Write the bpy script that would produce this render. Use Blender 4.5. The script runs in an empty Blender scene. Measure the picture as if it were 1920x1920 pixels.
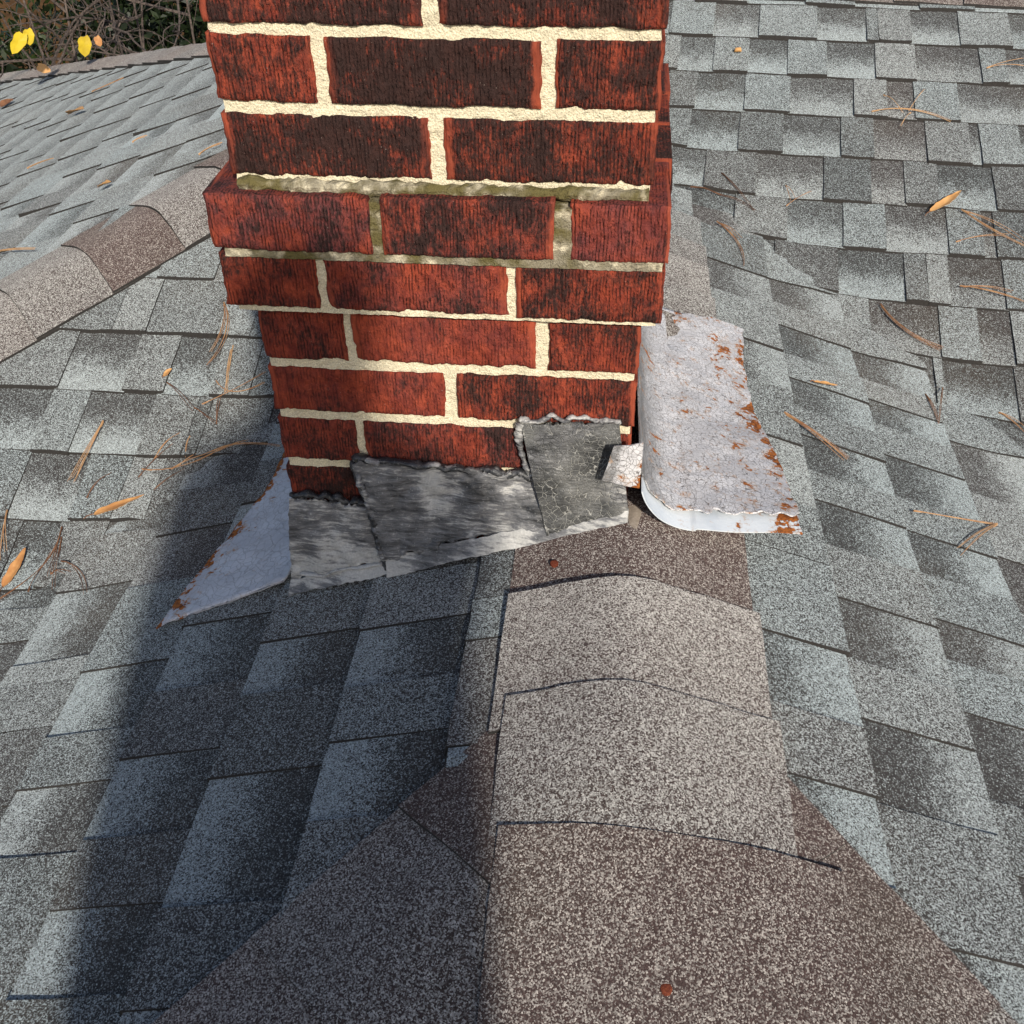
import bpy, bmesh, math, random
import numpy as np
from mathutils import Vector, Matrix

# ------------------------------------------------------------------ camera, sky, sun, exposure
sc = bpy.context.scene
col = sc.collection
rad = math.radians

cam_d = bpy.data.cameras.new("camera"); cam = bpy.data.objects.new("camera", cam_d); col.objects.link(cam)
cam_d.sensor_width = 36.0; cam_d.lens = 36.0 * 1912.5 / 1920.0
cam_d.clip_start = 0.02; cam_d.clip_end = 500.0
CAM = Vector((0.1625, -0.9389, 0.3796))
_r = Vector((0.995, 0.095, -0.007)); _u = Vector((-0.055, 0.638, 0.768)); _f = _u.cross(_r)
_f.normalize(); _r = _f.cross(_u).normalized(); _u = _r.cross(_f)
cam.matrix_world = Matrix(((_r.x, _u.x, -_f.x, CAM.x), (_r.y, _u.y, -_f.y, CAM.y), (_r.z, _u.z, -_f.z, CAM.z), (0, 0, 0, 1)))
sc.camera = cam

SUN_AZ, SUN_EL = rad(160.0), rad(33.0)          # azimuth clockwise from +Y
to_sun = Vector((math.sin(SUN_AZ) * math.cos(SUN_EL), math.cos(SUN_AZ) * math.cos(SUN_EL), math.sin(SUN_EL)))
world = bpy.data.worlds.new("World"); sc.world = world; world.use_nodes = True
wn = world.node_tree; wn.nodes.clear()
w_out = wn.nodes.new("ShaderNodeOutputWorld"); w_bg = wn.nodes.new("ShaderNodeBackground"); w_sky = wn.nodes.new("ShaderNodeTexSky")
w_sky.sky_type = 'NISHITA'; w_sky.sun_disc = False; w_sky.sun_elevation = SUN_EL; w_sky.sun_rotation = SUN_AZ; w_sky.dust_density = 1.6; w_sky.ozone_density = 0.9
w_bg.inputs[1].default_value = 0.12
wn.links.new(w_sky.outputs[0], w_bg.inputs[0]); wn.links.new(w_bg.outputs[0], w_out.inputs[0])
sun_d = bpy.data.lights.new("sun", 'SUN'); sun_d.energy = 4.3; sun_d.angle = rad(1.6); sun_d.color = (1.0, 0.93, 0.82)
sun = bpy.data.objects.new("sun", sun_d); col.objects.link(sun)
sun.rotation_euler = to_sun.to_track_quat('Z', 'Y').to_euler()
sc.view_settings.view_transform = 'Standard'; sc.view_settings.look = 'None'
sc.view_settings.exposure = 0.12; sc.view_settings.gamma = 1.0; sc.view_settings.use_curve_mapping = False
sc.cycles.max_bounces = 6

random.seed(7); rng = np.random.default_rng(11)

# ------------------------------------------------------------------ helpers
def lerp(a, b, t): return a + (b - a) * t
def smin(a, b, k):
    h = np.clip(0.5 + 0.5 * (b - a) / k, 0, 1); return b + (a - b) * h - k * h * (1 - h)
def smax(a, b, k): return -smin(-np.asarray(a), -np.asarray(b), k)

def _hash(ix, iy, iz, seed):
    n = (ix.astype(np.int64) * 374761393 + iy.astype(np.int64) * 668265263 + iz.astype(np.int64) * 2147483647 + seed * 1274126177) & 0xffffffff
    n = ((n ^ (n >> 13)) * 1274126177) & 0xffffffff
    n = ((n ^ (n >> 16)) * 2246822519) & 0xffffffff
    return ((n ^ (n >> 15)) & 0xffffff) / float(0xffffff)
def vnoise(x, y, z=0.0, seed=0):
    x, y, z = np.broadcast_arrays(np.asarray(x, float), np.asarray(y, float), np.asarray(z, float))
    fx, fy, fz = np.floor(x), np.floor(y), np.floor(z)
    tx, ty, tz = x - fx, y - fy, z - fz
    tx, ty, tz = [t * t * (3 - 2 * t) for t in (tx, ty, tz)]
    r = 0
    for dx in (0, 1):
        for dy in (0, 1):
            for dz in (0, 1):
                w = (tx if dx else 1 - tx) * (ty if dy else 1 - ty) * (tz if dz else 1 - tz)
                r = r + w * _hash(fx + dx, fy + dy, fz + dz, seed)
    return r * 2 - 1
def fbm(x, y, z=0.0, seed=0, o=3):
    r = 0; a = 1.0; s = 1.0
    for i in range(o):
        r = r + a * vnoise(np.asarray(x) * s, np.asarray(y) * s, np.asarray(z) * s, seed + i); a *= 0.5; s *= 2.03
    return r

def mesh_obj(name, verts, faces, mats, parent=None, fmat=None, smooth=None, uvs=None, center=True, color=None):
    V = np.asarray(verts, float)
    c = V.mean(0) if center else np.zeros(3)
    me = bpy.data.meshes.new(name)
    me.from_pydata((V - c).tolist(), [], [list(map(int, f)) for f in faces])
    for m in (mats if isinstance(mats, (list, tuple)) else [mats]): me.materials.append(m)
    if fmat is not None: me.polygons.foreach_set("material_index", np.asarray(fmat, np.int32))
    if smooth is not None:
        me.polygons.foreach_set("use_smooth", np.full(len(me.polygons), True) if smooth is True else np.asarray(smooth, bool))
    if uvs is not None:
        l = me.uv_layers.new(name="UVMap"); idx = np.empty(len(me.loops), np.int32); me.loops.foreach_get("vertex_index", idx)
        l.data.foreach_set("uv", np.asarray(uvs, np.float32)[idx].ravel())
    me.update()
    if smooth is not None and smooth is not True:          # crisp rims where smooth and flat faces meet
        sm_ = np.asarray(smooth, bool); lt_ = np.empty(len(me.polygons), np.int32); me.polygons.foreach_get("loop_total", lt_)
        le = np.empty(len(me.loops), np.int32); me.loops.foreach_get("edge_index", le); ls_ = np.repeat(sm_, lt_)
        ns_ = np.bincount(le, ls_, len(me.edges)); nt_ = np.bincount(le, minlength=len(me.edges))
        at_ = me.attributes.new("sharp_edge", 'BOOLEAN', 'EDGE'); at_.data.foreach_set("value", (ns_ > 0) & (ns_ < nt_))
    o = bpy.data.objects.new(name, me); col.objects.link(o)
    if color is not None: o.color = color
    if parent is not None:
        o.parent = parent; o.location = Vector(c) - Vector(world_loc(parent))
    else: o.location = c
    return o
def world_loc(o):
    v = Vector(o.location)
    while o.parent is not None:
        o = o.parent; v = v + Vector(o.location)
    return v
def bm_obj(name, bm, mats, parent=None, smooth=False, color=None):
    me = bpy.data.meshes.new(name)
    c = Vector((0, 0, 0))
    for v in bm.verts: c += v.co
    c /= max(1, len(bm.verts))
    for v in bm.verts: v.co -= c
    if smooth:
        for f in bm.faces: f.smooth = True
    bm.to_mesh(me); bm.free()
    for m in (mats if isinstance(mats, (list, tuple)) else [mats]): me.materials.append(m)
    o = bpy.data.objects.new(name, me); col.objects.link(o)
    if color is not None: o.color = color
    if parent is not None: o.parent = parent; o.location = c - world_loc(parent)
    else: o.location = c
    return o
def empty(name, loc): 
    o = bpy.data.objects.new(name, None); col.objects.link(o); o.location = loc; o.empty_display_size = 0.05; return o
def tag(o, label=None, cat=None, group=None, kind=None):
    if label: o["label"] = label
    if cat: o["category"] = cat
    if group: o["group"] = group
    if kind: o["kind"] = kind
    return o

def tube(path, radii, n=6, jitter=0.0, seed=0, flat=1.0):
    P = [Vector(p) for p in path]; V = []; F = []
    up = Vector((0.13, 0.21, 0.97))
    for i, p in enumerate(P):
        t = (P[min(i + 1, len(P) - 1)] - P[max(i - 1, 0)])
        if t.length < 1e-9: t = Vector((0, 0, 1))
        t.normalize(); a = t.cross(up)
        if a.length < 1e-4: a = t.cross(Vector((1, 0, 0)))
        a.normalize(); b = a.cross(t)
        r = radii[i] if hasattr(radii, "__len__") else radii
        for k in range(n):
            th = 2 * math.pi * k / n
            rr = r * (1 + jitter * float(vnoise(i * 1.7, k * 2.3, 0, seed)))
            V.append(p + a * math.cos(th) * rr + b * math.sin(th) * rr * flat)
    m = len(P)
    for i in range(m - 1):
        for k in range(n): F.append((i * n + k, i * n + (k + 1) % n, (i + 1) * n + (k + 1) % n, (i + 1) * n + k))
    F.append(tuple(range(n))[::-1]); F.append(tuple((m - 1) * n + k for k in range(n)))
    return [tuple(v) for v in V], F
def join(parts):
    V = []; F = []
    for v, f in parts:
        o = len(V); V += list(v); F += [tuple(i + o for i in q) for q in f]
    return V, F
def spline(pts, n):
    P = np.array(pts, float)
    if len(P) == 2: return [tuple(P[0] + (P[1] - P[0]) * t) for t in np.linspace(0, 1, n)]
    d = np.r_[0, np.cumsum(np.linalg.norm(np.diff(P, axis=0), axis=1))]; d /= d[-1]
    deg = min(len(P) - 1, 3)
    return list(map(tuple, np.stack([np.polyval(np.polyfit(d, P[:, k], deg), np.linspace(0, 1, n)) for k in range(P.shape[1])], 1)))

# ------------------------------------------------------------------ materials
class NT:
    def __init__(s, name):
        s.m = bpy.data.materials.new(name); s.m.use_nodes = True; s.t = s.m.node_tree; s.t.nodes.clear()
        s.out = s.n("ShaderNodeOutputMaterial"); s.b = s.n("ShaderNodeBsdfPrincipled"); s.l(s.b.outputs[0], s.out.inputs[0])
    def n(s, t, **k):
        nd = s.t.nodes.new(t)
        for a, v in k.items(): setattr(nd, a, v)
        return nd
    def l(s, a, b): s.t.links.new(a, b)
    def put(s, v, i):
        if hasattr(v, "node"): s.l(v, i)
        elif isinstance(v, (tuple, list)) and len(v) == 3 and i.type == 'RGBA': i.default_value = (*v, 1)
        else: i.default_value = v
    def math(s, op, a, b=0.0, c=0.0, clamp=False):
        nd = s.n("ShaderNodeMath", operation=op, use_clamp=clamp)
        for i, v in enumerate((a, b, c)): s.put(v, nd.inputs[i])
        return nd.outputs[0]
    def add(s, a, b, **k): return s.math('ADD', a, b, **k)
    def mul(s, a, b, **k): return s.math('MULTIPLY', a, b, **k)
    def step(s, v, lo, hi):
        nd = s.n("ShaderNodeMapRange", interpolation_type='SMOOTHSTEP'); s.put(v, nd.inputs[0]); s.put(lo, nd.inputs[1]); s.put(hi, nd.inputs[2]); return nd.outputs[0]
    def mix(s, f, a, b, mode='MIX'):
        nd = s.n("ShaderNodeMix", data_type='RGBA', blend_type=mode); s.put(f, nd.inputs[0]); s.put(a, nd.inputs[6]); s.put(b, nd.inputs[7]); return nd.outputs[2]
    def pos(s): return s.n("ShaderNodeNewGeometry").outputs["Position"]
    def obj(s): return s.n("ShaderNodeTexCoord").outputs["Object"]
    def uv(s): return s.n("ShaderNodeTexCoord").outputs["UV"]
    def xyz(s, v):
        nd = s.n("ShaderNodeSeparateXYZ"); s.l(v, nd.inputs[0]); return nd.outputs
    def rgb(s, v):
        nd = s.n("ShaderNodeSeparateColor"); s.l(v, nd.inputs[0]); return nd.outputs
    def mapping(s, v, scale, loc=None):
        nd = s.n("ShaderNodeMapping"); s.l(v, nd.inputs[0]); nd.inputs["Scale"].default_value = scale
        if loc is not None: s.put(loc, nd.inputs["Location"])
        return nd.outputs[0]
    def noise(s, v, scale, detail=3.0, rough=0.55, dist=0.0):
        nd = s.n("ShaderNodeTexNoise"); s.l(v, nd.inputs["Vector"]); nd.inputs["Scale"].default_value = scale
        nd.inputs["Detail"].default_value = detail; nd.inputs["Roughness"].default_value = rough; nd.inputs["Distortion"].default_value = dist
        return nd.outputs[0]
    def voro(s, v, scale, feature='F1', rnd=1.0):
        nd = s.n("ShaderNodeTexVoronoi", feature=feature); s.l(v, nd.inputs["Vector"]); nd.inputs["Scale"].default_value = scale; nd.inputs["Randomness"].default_value = rnd
        return nd.outputs
    def bump(s, h, strength, dist):
        nd = s.n("ShaderNodeBump"); nd.inputs["Strength"].default_value = strength; nd.inputs["Distance"].default_value = dist; s.l(h, nd.inputs["Height"])
        s.l(nd.outputs[0], s.b.inputs["Normal"]); return nd
    def add_v(s, v, f):
        nd = s.n('ShaderNodeVectorMath', operation='ADD'); s.l(v, nd.inputs[0]); s.l(f, nd.inputs[1]); return nd.outputs[0]
    def oi(s): return s.n("ShaderNodeObjectInfo")
    def fin(s, c, rough=0.9, spec=0.3, metal=0.0):
        s.put(c, s.b.inputs["Base Color"]); s.put(rough, s.b.inputs["Roughness"]); s.b.inputs["Specular IOR Level"].default_value = spec; s.put(metal, s.b.inputs["Metallic"])
        return s.m

def m_granule():
    # mineral granules: object colour R/G = share of pale granules at the butt / at the head lap, B = brown blend
    t = NT("shingle_granules"); p = t.pos(); oc = t.rgb(t.oi().outputs["Color"]); v = t.xyz(t.uv())[1]
    vo = t.voro(p, 800); r = t.rgb(vo["Color"])
    v2 = t.voro(p, 1250); r2 = t.rgb(v2["Color"])
    wob = t.mul(t.add(t.noise(p, 45, 2), -0.5), 0.5)
    g = t.step(t.add(v, wob), 0.1, 0.78)
    L = t.add(t.mul(oc[0], t.math('SUBTRACT', 1.0, g)), t.mul(oc[1], g))
    L = t.add(L, t.mul(t.add(t.noise(p, 5.5, 3), -0.5), 0.30))
    L = t.add(L, t.mul(t.add(t.noise(p, 60, 3), -0.5), 0.22))
    pale = t.add(t.mul(t.math('SUBTRACT', L, r[0]), 1.7), 0.5, clamp=True)
    spark = t.math('GREATER_THAN', r[2], 0.955)
    pale = t.math('MAXIMUM', pale, t.mul(spark, 0.9))
    tintn = t.noise(p, 3.1, 2)
    dark = t.mix(oc[2], (0.042, 0.042, 0.042), (0.072, 0.046, 0.042))
    dark = t.mix(t.mul(t.step(tintn, 0.45, 0.7), 0.5), dark, (0.070, 0.055, 0.042))
    lite = t.mix(oc[2], (0.355, 0.405, 0.415), (0.47, 0.43, 0.39))
    c = t.mix(pale, dark, lite)
    c = t.mix(1.0, c, t.n("ShaderNodeCombineColor").outputs[0], 'MULTIPLY') if False else c
    var = t.add(0.62, t.mul(r[1], 0.55)); var = t.mul(var, t.add(0.8, t.mul(r2[0], 0.4)))
    nd = t.n("ShaderNodeVectorMath", operation='SCALE'); t.l(c, nd.inputs[0]); t.l(var, nd.inputs["Scale"])
    h = t.add(t.mul(r[1], 0.8), t.mul(vo["Distance"], -0.9))
    t.bump(h, 0.55, 0.0011)
    t.b.inputs['Diffuse Roughness'].default_value = 1.0
    return t.fin(nd.outputs[0], 0.88, 0.25)
def m_asphalt():
    t = NT("cut_asphalt"); n = t.noise(t.pos(), 300, 3)
    t.bump(n, 0.6, 0.001)
    return t.fin(t.mix(n, (0.014, 0.013, 0.013), (0.05, 0.046, 0.042)), 0.85, 0.2)
def m_brick():
    # object colour: R = soot share, G = purple weathering, B = comb strength
    t = NT("wire_cut_brick"); o = t.obj(); oi = t.oi(); oc = t.rgb(oi.outputs["Color"]); uv = t.uv()
    rv = t.mul(oi.outputs["Random"], 37.0)
    off = t.n("ShaderNodeCombineXYZ"); t.l(rv, off.inputs[0]); t.l(rv, off.inputs[1]); t.l(rv, off.inputs[2])
    ad = t.n("ShaderNodeVectorMath", operation='ADD'); t.l(o, ad.inputs[0]); t.l(off.outputs[0], ad.inputs[1]); q = ad.outputs[0]
    comb = t.noise(t.mapping(q, (360, 360, 50)), 1.0, 3, 0.6)
    torn = t.noise(t.mapping(q, (380, 380, 230)), 1.0, 3, 0.65)
    wv = t.n('ShaderNodeTexWave', wave_type='BANDS', bands_direction='X', wave_profile='SIN'); t.l(t.mapping(q, (1, 1, 1)), wv.inputs['Vector']); wv.inputs['Scale'].default_value = 92; wv.inputs['Distortion'].default_value = 4.0; wv.inputs['Detail'].default_value = 2; wv.inputs['Detail Scale'].default_value = 0.45
    gro = t.mul(t.step(wv.outputs['Fac'], 0.34, 0.10), t.step(t.noise(t.mapping(q, (150, 150, 60)), 1.0, 3), 0.44, 0.60))
    big = t.noise(q, 22, 4, 0.6); med = t.noise(t.mapping(q, (70, 70, 45)), 1.0, 4, 0.65)
    base = t.mix(t.step(med, 0.3, 0.72), (0.165, 0.030, 0.019), (0.35, 0.066, 0.032))
    base = t.mix(t.mul(oc[1], t.step(big, 0.3, 0.65)), base, (0.165, 0.050, 0.052))
    u = t.xyz(uv)[0]; z = t.xyz(uv)[1]
    edge = t.math('MINIMUM', u, t.math('SUBTRACT', 1.0, u))
    side = t.noise(t.mapping(t.add_v(q, u), (9, 9, 9)), 1.0, 1)
    marg = t.mul(t.step(t.add(edge, t.mul(t.add(med, -0.5), 0.05)), 0.05, 0.03), t.step(side, 0.38, 0.58))
    soot = t.add(t.mul(big, 1.0), t.mul(torn, 0.55)); soot = t.add(soot, t.mul(comb, 0.62))
    lo = t.add(1.36, t.mul(oc[0], -0.80))
    sm = t.step(soot, t.add(lo, -0.08), t.add(lo, 0.26)); sm = t.mul(sm, t.math('SUBTRACT', 1.0, t.mul(marg, 0.8)))
    c = t.mix(t.mul(marg, 0.55), base, (0.33, 0.072, 0.034))
    c = t.mix(t.mul(sm, 0.93), c, (0.026, 0.019, 0.017))
    c = t.mix(t.mul(t.mul(gro, t.math('SUBTRACT', 1.0, marg)), t.mul(oc[2], 0.62)), c, (0.030, 0.014, 0.012))
    fleck = t.math('GREATER_THAN', t.noise(q, 620, 2), 0.735)
    c = t.mix(t.mul(fleck, 0.45), c, (0.45, 0.36, 0.30))
    h = t.add(t.mul(comb, t.mul(oc[2], 0.7)), t.mul(torn, 1.0)); h = t.add(h, t.mul(gro, t.mul(oc[2], -0.8))); h = t.mul(h, t.math('SUBTRACT', 1.0, t.mul(marg, 0.85)))
    t.bump(h, 1.0, 0.0036)
    return t.fin(c, 0.9, 0.15)
def m_mortar(name, moss):
    t = NT(name); p = t.pos()
    g = t.noise(p, 700, 3, 0.7); m = t.noise(p, 60, 4); b = t.noise(p, 14, 3)
    c = t.mix(t.step(g, 0.3, 0.75), (0.56, 0.49, 0.34), (0.90, 0.82, 0.60))
    c = t.mix(t.mul(t.step(m, 0.5, 0.75), 0.35), c, (0.42, 0.36, 0.26))
    if moss:
        c = t.mix(t.mul(t.step(m, 0.24, 0.52), 0.85), c, (0.17, 0.15, 0.11))
        c = t.mix(t.mul(t.step(t.add(b, t.mul(m, 0.5)), 0.62, 0.86), 0.85), c, (0.10, 0.082, 0.020))
    vo = t.voro(p, 480)
    t.bump(t.add(t.mul(g, 0.8), t.mul(vo["Distance"], 0.7)), 0.8, 0.0018)
    return t.fin(c, 0.95, 0.15)
def m_paint(name, base, dirty, rust_amt, crack=0.75, edge_axis=0, scale=120, edge_w=0.16, grime=0.0, edge_p=5.0):
    # old aluminium paint, alligator cracks, rust towards the free edge (uv.x = 1)
    t = NT(name); p = t.pos(); uv = t.xyz(t.uv()); e = uv[edge_axis]
    n = t.noise(p, 18, 4); f = t.noise(p, 160, 4, 0.65); dn = t.noise(p, 34, 5, 0.62, 0.4)
    warp = t.n("ShaderNodeVectorMath", operation='ADD'); t.l(p, warp.inputs[0])
    wn_ = t.n("ShaderNodeTexNoise"); t.l(p, wn_.inputs["Vector"]); wn_.inputs["Scale"].default_value = 90
    ws = t.n("ShaderNodeVectorMath", operation='SCALE'); t.l(wn_.outputs["Color"], ws.inputs[0]); ws.inputs["Scale"].default_value = 0.006; t.l(ws.outputs[0], warp.inputs[1])
    vo = t.voro(warp.outputs[0], scale, 'DISTANCE_TO_EDGE'); vb = t.voro(warp.outputs[0], scale * 0.42, 'DISTANCE_TO_EDGE')
    ck = t.math('MAXIMUM', t.mul(t.step(vo["Distance"], 0.05, 0.012), t.step(n, 0.30, 0.5)), t.mul(t.step(vb["Distance"], 0.03, 0.008), t.step(f, 0.40, 0.55)))
    c = t.mix(t.step(n, 0.3, 0.7), base, dirty)
    c = t.mix(t.mul(t.step(f, 0.55, 0.75), 0.35), c, (0.78, 0.78, 0.78))
    if grime:
        gr = t.mul(t.step(t.add(e, t.mul(t.add(f, -0.5), 0.25)), 0.42, 0.16), t.step(t.noise(t.mapping(p, (60, 14, 60)), 1.0, 4), 0.15, 0.6)); c = t.mix(t.mul(gr, grime), c, (0.13, 0.13, 0.13))
        c = t.mix(t.mul(t.step(t.noise(p, 260, 3), 0.58, 0.7), 0.4), c, (0.30, 0.25, 0.20))
    c = t.mix(t.mul(ck, crack), c, (0.10, 0.085, 0.075))
    rm = t.add(t.add(t.mul(dn, 1.2), t.mul(f, 0.35)), t.mul(t.math('POWER', e, edge_p), edge_w))
    th = 1.12 - rust_amt
    rust = t.step(rm, th, th + 0.035); stain = t.step(rm, th - 0.13, th + 0.01)
    rc = t.mix(t.step(f, 0.35, 0.65), (0.10, 0.028, 0.010), (0.40, 0.125, 0.022))
    c = t.mix(t.mul(t.mul(stain, t.step(f, 0.42, 0.58)), 0.55), c, (0.42, 0.22, 0.085))
    c = t.mix(rust, c, rc)
    t.bump(t.add(t.mul(ck, -1.0 if crack else 0.0), t.add(t.mul(f, 0.5), t.mul(rust, -0.8))), 0.6, 0.0012)
    return t.fin(c, t.add(0.55, t.mul(rust, 0.4)), 0.35)
def m_mastic(name, cracked, whiteness):
    t = NT(name); p = t.pos()
    st = t.noise(t.mapping(p, (13, 40, 110)), 1.0, 6, 0.7, 0.9); fine = t.noise(t.mapping(p, (70, 150, 330)), 1.0, 4, 0.7); n = t.noise(p, 26, 4, 0.6)
    f2 = t.noise(p, 420, 3)
    w = t.add(t.mul(st, 0.9), t.mul(fine, 0.55)); w = t.add(w, t.mul(t.add(n, -0.5), 0.4)); w = t.add(w, t.mul(t.add(t.noise(p, 11, 2), -0.5), 0.95))
    c = t.mix(t.step(w, 0.80 - whiteness, 1.10 - whiteness), (0.022, 0.023, 0.025), (0.13, 0.13, 0.135))
    c = t.mix(t.mul(t.step(w, 1.06 - whiteness, 1.26 - whiteness), t.add(0.35, t.mul(f2, 0.8))), c, (0.52, 0.51, 0.48))
    c = t.mix(t.mul(t.step(n, 0.64, 0.74), 0.6), c, (0.70, 0.68, 0.64))
    c = t.mix(t.mul(t.step(st, 0.66, 0.8), 0.35), c, (0.35, 0.22, 0.10))
    h = t.add(t.mul(fine, 0.7), t.mul(n, 0.8))
    if cracked:
        wrp = t.n("ShaderNodeVectorMath", operation='ADD'); t.l(p, wrp.inputs[0])
        wn_ = t.n("ShaderNodeTexNoise"); t.l(p, wn_.inputs["Vector"]); wn_.inputs["Scale"].default_value = 70
        ws = t.n("ShaderNodeVectorMath", operation='SCALE'); t.l(wn_.outputs["Color"], ws.inputs[0]); ws.inputs["Scale"].default_value = 0.008; t.l(ws.outputs[0], wrp.inputs[1])
        vo = t.voro(wrp.outputs[0], 135, 'DISTANCE_TO_EDGE')
        ln = t.mul(t.step(vo["Distance"], 0.07, 0.01), t.step(t.noise(p, 60, 2), 0.3, 0.55))
        cell = t.mix(t.step(n, 0.35, 0.7), (0.035, 0.036, 0.036), (0.11, 0.11, 0.105))
        c2 = t.mix(t.mul(ln, 0.7), cell, (0.46, 0.45, 0.41))
        fade = t.step(t.noise(p, 9, 2), 0.66, 0.5)
        c = t.mix(fade, c, c2); h = t.add(h, t.mul(ln, -1.0))
    c = t.mix(t.mul(t.step(f2, 0.6, 0.7), 0.25), c, (0.6, 0.6, 0.58))
    t.bump(h, 0.8, 0.0022)
    return t.fin(c, 0.38, 0.5)
def m_plain(name, a, b, scale=80, rough=0.8, spec=0.3, bump=0.0, trans=0.0):
    t = NT(name); n = t.noise(t.pos(), scale, 4)
    rnd = t.oi().outputs["Random"]
    f = t.add(t.mul(n, 0.8), t.mul(rnd, 0.3))
    if bump: t.bump(n, 0.6, bump)
    return t.fin(t.mix(t.step(f, 0.3, 0.8), a, b), rough, spec)

M_GR, M_AS, M_BR = m_granule(), m_asphalt(), m_brick()
M_MO, M_MOSS = m_mortar("cream_mortar", False), m_mortar("mossy_mortar", True)
M_PR = m_paint("flaking_grey_paint", (0.50, 0.49, 0.50), (0.68, 0.67, 0.68), 0.165, 0.8, scale=190, edge_w=0.17, grime=0.9)
M_PL = m_paint("grey_lead_paint", (0.44, 0.44, 0.47), (0.58, 0.58, 0.61), 0.06, 0.3, scale=90, edge_w=0.36)
M_MS, M_MC, M_MW = m_mastic("smeared_mastic", False, 0.36), m_mastic("cracked_mastic", True, 0.40), m_mastic("chalky_mastic", False, 0.46)
M_BEAD = m_mastic("sealant", False, 0.10)
M_RUST = m_plain("rusty_nail", (0.10, 0.022, 0.012), (0.26, 0.07, 0.03), 500, 0.8, 0.2)
M_NEED = m_plain("dry_needle", (0.26, 0.115, 0.05), (0.55, 0.33, 0.16), 60, 0.6)
M_NEED2 = m_plain("brown_needle", (0.10, 0.048, 0.028), (0.28, 0.13, 0.06), 60, 0.6)
M_LEAF = m_plain("dry_leaf", (0.40, 0.18, 0.06), (0.60, 0.34, 0.13), 70, 0.6, 0.3, 0.001)
M_LEAFY = m_plain("yellow_leaf", (0.36, 0.24, 0.010), (0.52, 0.38, 0.014), 30, 0.55)
M_BARK = m_plain("grey_bark", (0.035, 0.026, 0.022), (0.15, 0.115, 0.095), 90, 0.9)
M_EVG = m_plain("evergreen_leaf", (0.005, 0.010, 0.003), (0.030, 0.050, 0.010), 9, 0.5)
M_TWIGL = m_plain("withered_leaf", (0.10, 0.06, 0.05), (0.24, 0.16, 0.13), 30, 0.7)

# ------------------------------------------------------------------ roof geometry (metres, chimney front face is y = 0)
S = 0.37
RX, RZ, PY = 0.205, -0.392, -0.37               # wing ridge x, height, y of the peak where the two hips start
z_nl = lambda x, y: -0.468 + S * x + 0 * y
z_nr = lambda x, y: -0.316 - S * x + 0 * y
z_nh = lambda x, y: RZ - S * (PY - y) + 0 * x     # hip end towards the camera
z_fl = lambda x, y: -0.760 + S * y + 0 * x
GX, GY, SR = 0.0809, 0.9967, 0.34
z_fr = lambda x, y: -0.805 + SR * (GX * x + GY * y)
z_l = lambda x, y: -0.1755 + S * x + 0 * y
MP = (-0.065, 1.515, -0.1995)                   # left end of the main ridge
z_b = lambda x, y: MP[2] - S * (y - MP[1]) + 0 * x
KV, KR = 0.055, 0.030
def wing(x, y): return smin(smin(z_nl(x, y), z_nr(x, y), KR), z_nh(x, y), KR)
def vall(a, b): return smax(a, b, KV) - 0.013 * np.clip((b - a) / 0.02, 0, 1)   # dips under the other slope past the valley line
SURF = {
    'NL': lambda x, y: vall(z_nl(x, y), z_fl(x, y)), 'NR': lambda x, y: vall(z_nr(x, y), z_fr(x, y)),
    'FL': lambda x, y: vall(z_fl(x, y), z_nl(x, y)), 'FR': lambda x, y: vall(z_fr(x, y), z_nr(x, y)),
    'L': z_l, 'B': z_b, 'NH': z_nh}
cS = 1 / math.sqrt(1 + S * S)
# per slope: level direction (plan), uphill direction (plan), course exposure in plan
FRAME = {'NL': ((0, -1), (1, 0)), 'NR': ((0, 1), (-1, 0)), 'FL': ((1, 0), (0, 1)), 'FR': ((GY, -GX), (GX, GY)), 'L': ((0, -1), (1, 0))}
# clip half-spaces a*x+b*y <= c (vertical planes) per slope
CLIP = {
    'NL': [(-1, 1, 0.292 / S + 0.05), (1, 0, RX - 0.065), (1, -1, (RX - PY) - 0.095)],
    'NR': [(-1, 0, -(RX + 0.065)), (-1, -1, -(RX + PY) - 0.095)],
    'FL': [(1, -1, -0.292 / S + 0.05), (-1, 1, 1.58 - 0.095)],
    'FR': [],
    'L': [(1, -1, -1.58 - 0.095), (1, 1, MP[0] + MP[1] - 0.06)]}
# NR / FR meet where -0.316-Sx = -0.805+SR(GX x+GY y)
_a, _b, _c = S + SR * GX, SR * GY, 0.489
CLIP['NR'].append((_a / _b, 1.0, _c / _b + 0.06)); CLIP['FR'].append((-_a / _b, -1.0, -_c / _b + 0.06))
RV = 1.815
CLIP['FR'].append((GX, GY, RV - 0.06))

main_roof = tag(empty("main_roof", (0.3, 1.5, -0.6)), "grey shingled hip roof of the house rising behind the brick chimney", "roof")
wing_roof = tag(empty("wing_roof", (RX, -0.2, -0.6)), "low grey shingled wing roof with tan ridge caps running up to the chimney", "roof")
ROOF = {'NL': wing_roof, 'NR': wing_roof, 'FL': main_roof, 'FR': main_roof, 'L': main_roof}

def clip_bm(bm, planes):
    for a, b, c in planes:
        n = Vector((a, b, 0)); l = n.length; n /= l; co = n * (c / l)
        g = bm.verts[:] + bm.edges[:] + bm.faces[:]
        r = bmesh.ops.bisect_plane(bm, geom=g, dist=1e-6, plane_co=co, plane_no=n, clear_outer=True)
        e = [x for x in r['geom_cut'] if isinstance(x, bmesh.types.BMEdge)]
        if e:
            try:
                nf = bmesh.ops.edgeloop_fill(bm, edges=e)
                for f in nf['faces']: f.material_index = 1
            except Exception: pass
        if not bm.faces: return False
    return True

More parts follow.
